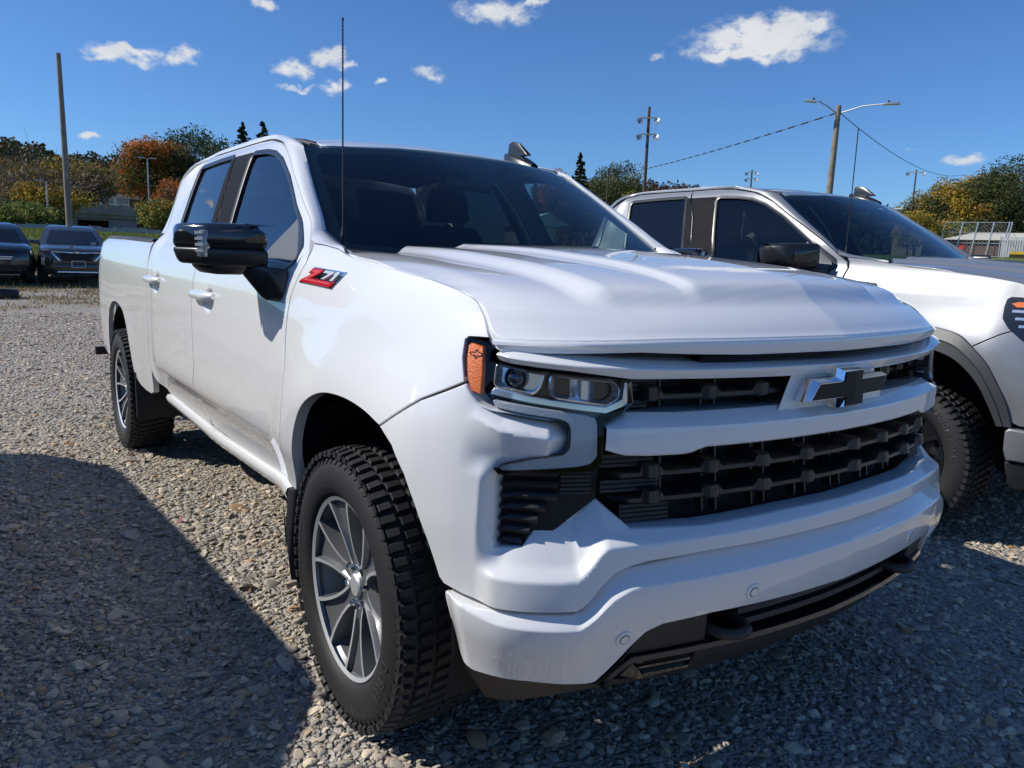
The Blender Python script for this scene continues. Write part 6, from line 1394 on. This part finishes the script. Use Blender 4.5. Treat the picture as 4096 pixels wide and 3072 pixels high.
def front_silver(T, paint):
    mt, gl = MATS['black_matte'], MATS['black_gloss']
    for sd in (-1, 1):
        # arch cladding band
        o = [(2.10, .60), (2.07, .70), (2.02, .83), (1.96, .93), (1.88, 1.005), (1.76, 1.05), (1.64, 1.062), (1.50, 1.056), (1.389, 1.025), (1.326, .974), (1.265, .915), (1.208, .817), (1.165, .729), (1.13, .612)]
        i = [(2.05, .60), (2.02, .70), (1.965, .81), (1.90, .88), (1.82, .925), (1.72, .945), (1.62, .948), (1.50, .938), (1.40, .905), (1.33, .85), (1.279, .790), (1.235, .70), (1.195, .609)]
        o3 = catmull(np.array(o), 60); i3 = catmull(np.array(i), 60)
        rows = []
        for t, e in ((0, -.004), (.03, .014), (.45, .022), (.52, .016), (.56, .022), (.94, .026), (1, .018), (1, -.06)):
            p = o3 * (1 - t) + i3 * t; rows.append(belt(p[:, 0], p[:, 1], e, sd))
        loft('arch_cladding', rows, MATS['clad_grey'], T, angle=25)
        hl = empty('headlight', (0, 0, 0), 0, T)
        out = [(1.243, 1.217), (1.246, 1.18), (1.240, 1.124), (1.206, 1.080), (1.145, 1.030), (1.04, .96), (.90, .95), (.88, 1.20), (1.0, 1.226), (1.163, 1.228), (1.224, 1.228)]
        panel('lamp_housing', out, on(sd, None, .004), MATS['lamp_dark'], hl, step=.04, thick=.03)
        panel('amber_reflector', [(1.216, 1.196), (1.187, 1.206), (1.10, 1.206), (1.10, 1.182), (1.191, 1.179)], on(sd, None, .0065), MATS['amber_lens'], hl, step=.03, thick=.006)
        for k in range(3):
            z0 = 1.16 - .035 * k
            panel('lamp_bar', [(1.205 - .02 * k, z0 + .008), (1.0, z0 + .012), (1.0, z0 - .004), (1.205 - .02 * k, z0 - .006)], on(sd, None, .0068), MATS['chrome_dark'], hl, step=.04, thick=.005)
        panel('headlight_lens', out, on(sd, None, .010), MATS['lamp_glass'], hl, step=.04, thick=.002, bev=.001)
        bp = panel('bumper_corner', [(1.14, .607), (.9, .60), (.5, .60), (.5, .44), (1.05, .443), (1.14, .445), (1.155, .50), (1.155, .59)], on(sd, None, .03), paint, T, step=.04, thick=.09, bev=.012)
        panel('bumper_end', [(1.145, .436), (.5, .436), (.5, .33), (1.0, .31), (1.10, .30), (1.13, .33)], on(sd, None, .015), mt, T, step=.04, thick=.08, bev=.008)
        panel('front_fascia', [(1.36, .962), (1.23, 1.046), (1.109, 1.10), (1.0, 1.08), (.7, 1.1), (.7, .62), (1.1, .62), (1.135, .632), (1.18, .728), (1.212, .801), (1.249, .871), (1.30, .928)], on(sd), paint, T, step=.04, thick=.04)
        panel('fender_vent', [(2.05, 1.275), (1.90, 1.266), (1.878, 1.240), (1.90, 1.234), (2.05, 1.245)], on(sd, None, .006), gl, T, step=.04, thick=.01)
    s = np.linspace(-.9, .9, 30)
    panel('grille', symm([(0, .62), (.70, .62), (.72, .95), (.92, .98), (.92, 1.18), (0, 1.19)]), on(-1, None, -.01), mt, T, step=.05, thick=.02)
    panel('bumper_middle', symm([(0, .33), (.55, .33), (.55, .60), (0, .60)]), on(-1, None, -.01), mt, T, step=.05, thick=.02)
    for k in range(5):
        z0 = .70 + .10 * k
        loft('grille_slat', [strip(-1, s * .75, z0 + 0 * s, -.01 + 0 * s), strip(-1, s * .75, z0 + 0 * s, .015 + 0 * s), strip(-1, s * .75, z0 + .03 + 0 * s, .015 + 0 * s), strip(-1, s * .75, z0 + .03 + 0 * s, -.01 + 0 * s)], gl, T)
LETTER = (-4, 205)

# ---------------------------------------------------------------- other parked cars
mat('suv_paint', (.06, .055, .050), .28, .5, 1.0, .03); mat('wagon_paint', (.010, .011, .014), .22, 0, 1.0, .02); mat('suv_black', (.012, .012, .013), .3, 0, .8); mat('car_glass', (.012, .016, .02), .06, 0, 0, .0, .35); mat('plate_frame', (.45, .45, .45), .4)
def simple_wheel(parent, x, y, side, R, w=.22):
    t = empty('wheel', (x, y, R), 0 if side > 0 else math.pi, parent); t.rotation_euler = (0, 0, 0 if side > 0 else math.pi)
    V, F = lathe_geo([(R * .66, w / 2), (R * .93, w / 2), (R, w * .36), (R, -w * .36), (R * .9, -w / 2)], 32); mesh('tyre', V, F, MATS['rubber'], t)
    V, F = lathe_geo([(0, w * .38), (R * .15, w * .40), (R * .60, w * .44), (R * .67, w * .49), (R * .66, 0)], 24); mesh('rim', V, F, MATS['alloy_dark'], t)
    for k in range(5):
        q = k * 2 * math.pi / 5; g = Geo(); g.box((R * .52, .03, R * .14), (R * .34 * math.cos(q), w * .45, R * .34 * math.sin(q)), (0, -q, 0)); g.obj('spoke', MATS['alloy_cut'], t)
def car_body(name, loc, yaw, stations, levels, paint, R, wb, hw):
    T = empty(name, loc, yaw); rows = []
    for x, h, zb, zt, cr_ in stations:
        half = [(0, zb), (h * .82, zb), (h * .96, zb + .12), (h, zb + (zt - zb) * .45), (h * .985, zb + (zt - zb) * .72), (h * .93, zt - .015), (h * .72, zt + cr_ * .6), (0, zt + cr_)]
        rows.append([(x, -y, z) for y, z in half] + [(x, y, z) for y, z in half[::-1][1:-1]])
    loft('body', rows, paint, T, angle=45, close=True, caps=True)
    lv = []
    for z, xf, xr, h, rf in levels:
        fr = [(xf - rf * (k / 5) ** 2 , -h * k / 5, z) for k in range(5, -6, -1)]
        lv.append([(x, y, z) for x, y, z in fr] + [(xf * .45 + xr * .55, h * 1.0, z), (xr + .12, h * .97, z), (xr, h * .85, z), (xr, 0, z), (xr, -h * .85, z), (xr + .12, -h * .97, z), (xf * .45 + xr * .55, -h * 1.0, z)])
    loft('cabin', lv, paint, T, angle=45, close=True, caps=True)
    a, b = np.array(lv[0]), np.array(lv[1])
    # windscreen and side panes sit just proud of the cabin shell
    def pane(nm, i0, i1, u0, u1, push):
        A = a[i0:i1]; B_ = b[i0:i1]; r0 = A * (1 - u0) + B_ * u0; r1 = A * (1 - u1) + B_ * u1
        return loft(nm, [r0 + push, r1 + push], MATS['car_glass'], T, angle=180)
    pane('windshield', 1, 10, .06, .93, np.array([.012, 0, .008]))
    for sd in (-1, 1):
        f0 = a[0] if sd > 0 else a[10]; f0 = np.array([a[0][0], sd * abs(a[0][1]), a[0][2]]); f1 = np.array([b[0][0], sd * abs(b[0][1]), b[0][2]]); r0 = np.array([levels[0][2] + .25, sd * levels[0][3] * .985, a[0][2]]); r1 = np.array([levels[1][2] + .25, sd * levels[1][3] * .985, b[0][2]])
        for s0, s1 in ((.05, .36), (.40, .68), (.72, .96)):
            p = [f0 + (r0 - f0) * s0, f0 + (r0 - f0) * s1, f1 + (r1 - f1) * s1, f1 + (r1 - f1) * max(s0, .04)]
            p = [q_ * 1.0 + np.array([0, sd * .014, .01]) for q_ in p]; p[0] = p[0] * .92 + p[3] * .08; p[1] = p[1] * .92 + p[2] * .08; p[2] = p[2] * .9 + p[1] * .1; p[3] = p[3] * .9 + p[0] * .1
            mesh('side_window', p, [(0, 1, 2, 3)], MATS['car_glass'], T)
    for sd in (-1, 1):
        for x in (wb / 2, -wb / 2):
            simple_wheel(T, x, sd * (hw - .13), sd, R)
            q = np.linspace(0, math.pi, 14); r = R * 1.12
            loft('wheel_arch', [np.stack([x + r * np.cos(q), sd * (hw + .006) + 0 * q, R + r * np.sin(q)], 1), np.stack([x + r * .99 * np.cos(q), sd * (hw - .25) + 0 * q, R + r * .99 * np.sin(q)], 1), np.stack([x + .01 * np.cos(q), sd * (hw + .002) + 0 * q, R + .01 * np.sin(q)], 1)], MATS['black_liner'], T)
    return T
# dark grey SUV facing the camera
sx_, sy_ = (-24.47, 0.94); yaw = math.atan2(-1.84 - sy_, 1.98 - sx_) + .05
suv = car_body('parked_suv', (sx_, sy_, ground_z(sx_, sy_)), yaw,
    [(2.30, .66, .42, .84, .02), (2.22, .82, .34, .93, .02), (2.05, .90, .28, .985, .025), (1.6, .92, .26, 1.045, .03), (1.0, .92, .25, 1.10, .02), (0, .92, .25, 1.10, 0), (-1.5, .92, .26, 1.12, 0), (-2.1, .88, .32, 1.10, 0), (-2.32, .78, .42, 1.0, 0)],
    [(1.09, 1.05, -2.2, .86, .22), (1.52, .18, -1.95, .66, .14), (1.61, -.05, -1.85, .60, .12), (1.655, -.35, -1.7, .46, .1)], MATS['suv_paint'], .36, 2.72, .92)
tag(suv, 'dark grey SUV with thin chrome grille wings parked facing the camera', 'car')
for sd in (-1, 1):
    bm_obj('headlight', hull_bm([(2.285, sd * .47, .89), (2.245, sd * .80, .93), (2.165, sd * .88, .94), (2.295, sd * .50, .84), (2.245, sd * .80, .875), (2.175, sd * .88, .89), (2.145, sd * .6, .9)], .006), MATS['lamp_dark'], suv)
    bm_obj('chrome_wing', hull_bm([(2.330, sd * .10, .895), (2.330, sd * .10, .865), (2.290, sd * .62, .91), (2.290, sd * .60, .885), (2.245, sd * .1, .88), (2.245, sd * .6, .9)], .003), MATS['chrome'], suv)
    bm_obj('chrome_wing', hull_bm([(2.305, sd * .56, .88), (2.305, sd * .62, .88), (2.345, sd * .40, .66), (2.345, sd * .44, .66), (2.245, sd * .5, .7), (2.245, sd * .6, .87)], .003), MATS['chrome'], suv)
    bm_obj('fog_lamp', hull_bm([(2.295, sd * .78, .72), (2.265, sd * .84, .74), (2.295, sd * .76, .54), (2.265, sd * .84, .54), (2.195, sd * .8, .6)], .004), MATS['alloy_dark'], suv)
    bm_obj('bumper_vent', hull_bm([(2.307, sd * .55, .72), (2.280, sd * .76, .76), (2.315, sd * .62, .50), (2.280, sd * .76, .50), (2.145, sd * .66, .6)], .004), MATS['black_deep'], suv)
    bm_obj('wing_mirror', hull_bm([(.95, sd * .90, 1.10), (.98, sd * 1.08, 1.20), (.98, sd * 1.10, 1.10), (.93, sd * .93, 1.20), (.84, sd * 1.08, 1.21), (.84, sd * 1.09, 1.10), (.82, sd * .93, 1.20), (.84, sd * .93, 1.09)], .015), MATS['suv_paint'], suv)
bm_obj('grille', hull_bm([(2.350, -.42, .86), (2.350, .42, .86), (2.375, -.34, .66), (2.375, .34, .66), (2.245, -.4, .8), (2.245, .4, .8)], .004), MATS['black_deep'], suv)
bm_obj('lower_grille', hull_bm([(2.380, -.5, .58), (2.380, .5, .58), (2.375, -.56, .40), (2.375, .56, .40), (2.245, -.5, .5), (2.245, .5, .5)], .004), MATS['suv_black'], suv)
bm_obj('skid_trim', hull_bm([(2.390, -.46, .385), (2.390, .46, .385), (2.390, -.50, .345), (2.390, .50, .345), (2.245, -.5, .36), (2.245, .5, .36)], .004), MATS['alloy_cut'], suv)
o = np.array([(.16, -.02), (.12, .02), (.045, .02), (.04, .035), (-.04, .035), (-.045, .02), (-.16, .02), (-.12, -.02), (-.045, -.02), (-.04, -.035), (.04, -.035), (.045, -.02)]) * .62
g = Geo(); n = len(o); g.add([(2.36, y, .885 + z) for y, z in o] + [(2.33, y, .885 + z) for y, z in o], [tuple(range(n))] + [(i, i + n, (i + 1) % n + n, (i + 1) % n) for i in range(n)]); g.obj('emblem', MATS['badge_silver'], suv)
g = Geo()
for sz, lc in (((.02, .34, .02), (2.40, .02, .66)), ((.02, .34, .02), (2.40, .02, .49)), ((.02, .02, .19), (2.40, -.14, .575)), ((.02, .02, .19), (2.40, .18, .575))): g.box(sz, lc)
g.obj('plate_frame', MATS['plate_frame'], suv)
g = Geo(); g.box((.006, .12, .05), (.97, .50, 1.145), (0, .3, 0)); g.obj('window_sticker', MATS['white_wall'], suv)
box('roof_fin', (.16, .03, .06), (-1.2, 0, 1.68), (0, 0, 0), MATS['suv_paint'], suv, .01)
# black retro wagon at the left edge
hx, hy = (-24.40, -0.99); yaw = math.atan2(-1.84 - hy, 1.98 - hx) + .02
wg = car_body('parked_wagon', (hx, hy, ground_z(hx, hy)), yaw,
    [(2.22, .55, .38, .80, .05), (2.12, .76, .32, .90, .05), (1.9, .86, .27, .98, .06), (1.5, .88, .25, 1.04, .07), (.95, .88, .25, 1.08, .04), (0, .88, .25, 1.08, 0), (-1.4, .88, .26, 1.10, 0), (-2.0, .84, .32, 1.08, 0), (-2.2, .74, .42, .98, 0)],
    [(1.07, .95, -2.1, .83, .25), (1.48, .30, -1.95, .66, .16), (1.60, .05, -1.85, .58, .14), (1.655, -.3, -1.7, .42, .1)], MATS['wagon_paint'], .35, 2.63, .88)
tag(wg, 'black retro wagon with round headlights and slatted grille at the left edge', 'car')
for sd in (-1, 1):
    V, F = lathe_geo([(0, .05), (.07, .045), (.125, .0), (.13, -.06)], 20); R_ = np.array(Euler((0, 0, -math.pi / 2 + .35 * sd)).to_matrix()); hl = mesh('headlight', V @ R_.T + np.array([2.08, sd * .60, .80]), F, MATS['signal_lens'], wg)
    V, F = lathe_geo([(0, .07), (.03, .065), (.045, .03)], 14); mesh('bulb_cover', V @ R_.T + np.array([2.08, sd * .60, .80]), F, MATS['chrome_dark'], hl)
    V, F = lathe_geo([(0, .03), (.06, .02), (.075, -.04)], 14); mesh('turn_lamp', V @ R_.T + np.array([2.0, sd * .735, .80]), F, MATS['amber_dark'], wg)
    bm_obj('wing_mirror', hull_bm([(.92, sd * .88, 1.10), (.95, sd * 1.06, 1.19), (.95, sd * 1.07, 1.08), (.9, sd * .90, 1.19), (.82, sd * 1.05, 1.2), (.82, sd * 1.06, 1.08)], .015), MATS['wagon_paint'], wg)
for k in range(5):
    z = .68 + .05 * k; w_ = .36 - .012 * abs(k - 2) ** 2; g = Geo(); g.box((.05, w_ * 2, .022), (2.215 - .012 * k, 0, z)); g.obj('grille_slat', MATS['chrome_dark'], wg)
g = Geo(); g.box((.05, .78, .30), (2.19, 0, .77)); g.obj('grille', MATS['black_deep'], wg); g = Geo(); g.box((.06, 1.3, .14), (2.20, 0, .46)); g.obj('lower_grille', MATS['black_deep'], wg)
# worn tyres lying at the left edge
for k, (xy, z, lb) in enumerate([((-18.50, -1.11), 0, 'worn black tyre lying flat on the gravel at the left edge')]):
    V, F = lathe_geo([(.20, .09), (.31, .10), (.34, .05), (.34, -.05), (.31, -.10), (.20, -.09)], 28); o = mesh('loose_tyre', V, F, MATS['rubber']); o.rotation_euler = (math.pi / 2, 0, .4 * k); o.location = (*xy, ground_z(*xy) + .10 + z); tag(o, lb, 'tyre')
# the long dark vehicle parked just outside the left of the frame: its shadow lies on the gravel
ns = car_body('parked_suv', (-1.74, -3.50, 0), math.radians(2.3),
    [(3.52, .72, .45, 1.06, .03), (3.44, .94, .36, 1.20, .03), (3.2, 1.0, .32, 1.28, .03), (1.6, 1.02, .30, 1.30, .03), (1.2, 1.02, .30, 1.32, .01), (0, 1.02, .30, 1.32, 0), (-2.2, 1.02, .32, 1.34, 0), (-2.7, .98, .36, 1.3, 0), (-2.85, .86, .5, 1.15, 0)],
    [(1.31, 1.38, -2.82, .97, .22), (1.72, .72, -2.62, .84, .14), (1.84, .45, -2.52, .76, .12), (1.90, .2, -2.4, .60, .1)], MATS['suv_black'], .40, 3.07, 1.02)
tag(ns, 'long black SUV just outside the picture casting the shadow on the left', 'car')

# ---------------------------------------------------------------- the two trucks
wt_ = make_truck(True); tag(wt_, 'white crew cab pickup with black bow-tie emblem and Z71 fender badge', 'pickup truck')
LETTER = (148, 330)
st_ = make_truck(False); st_.location = (-.078, 3.209, .05); st_.rotation_euler = (0, 0, math.radians(-.894)); tag(st_, 'silver pickup with black wheels parked on the far side of the white one', 'pickup truck')
for o_ in st_.children_recursive:
    if o_.name.split('.')[0] == 'wheel': o_.location.z -= .05
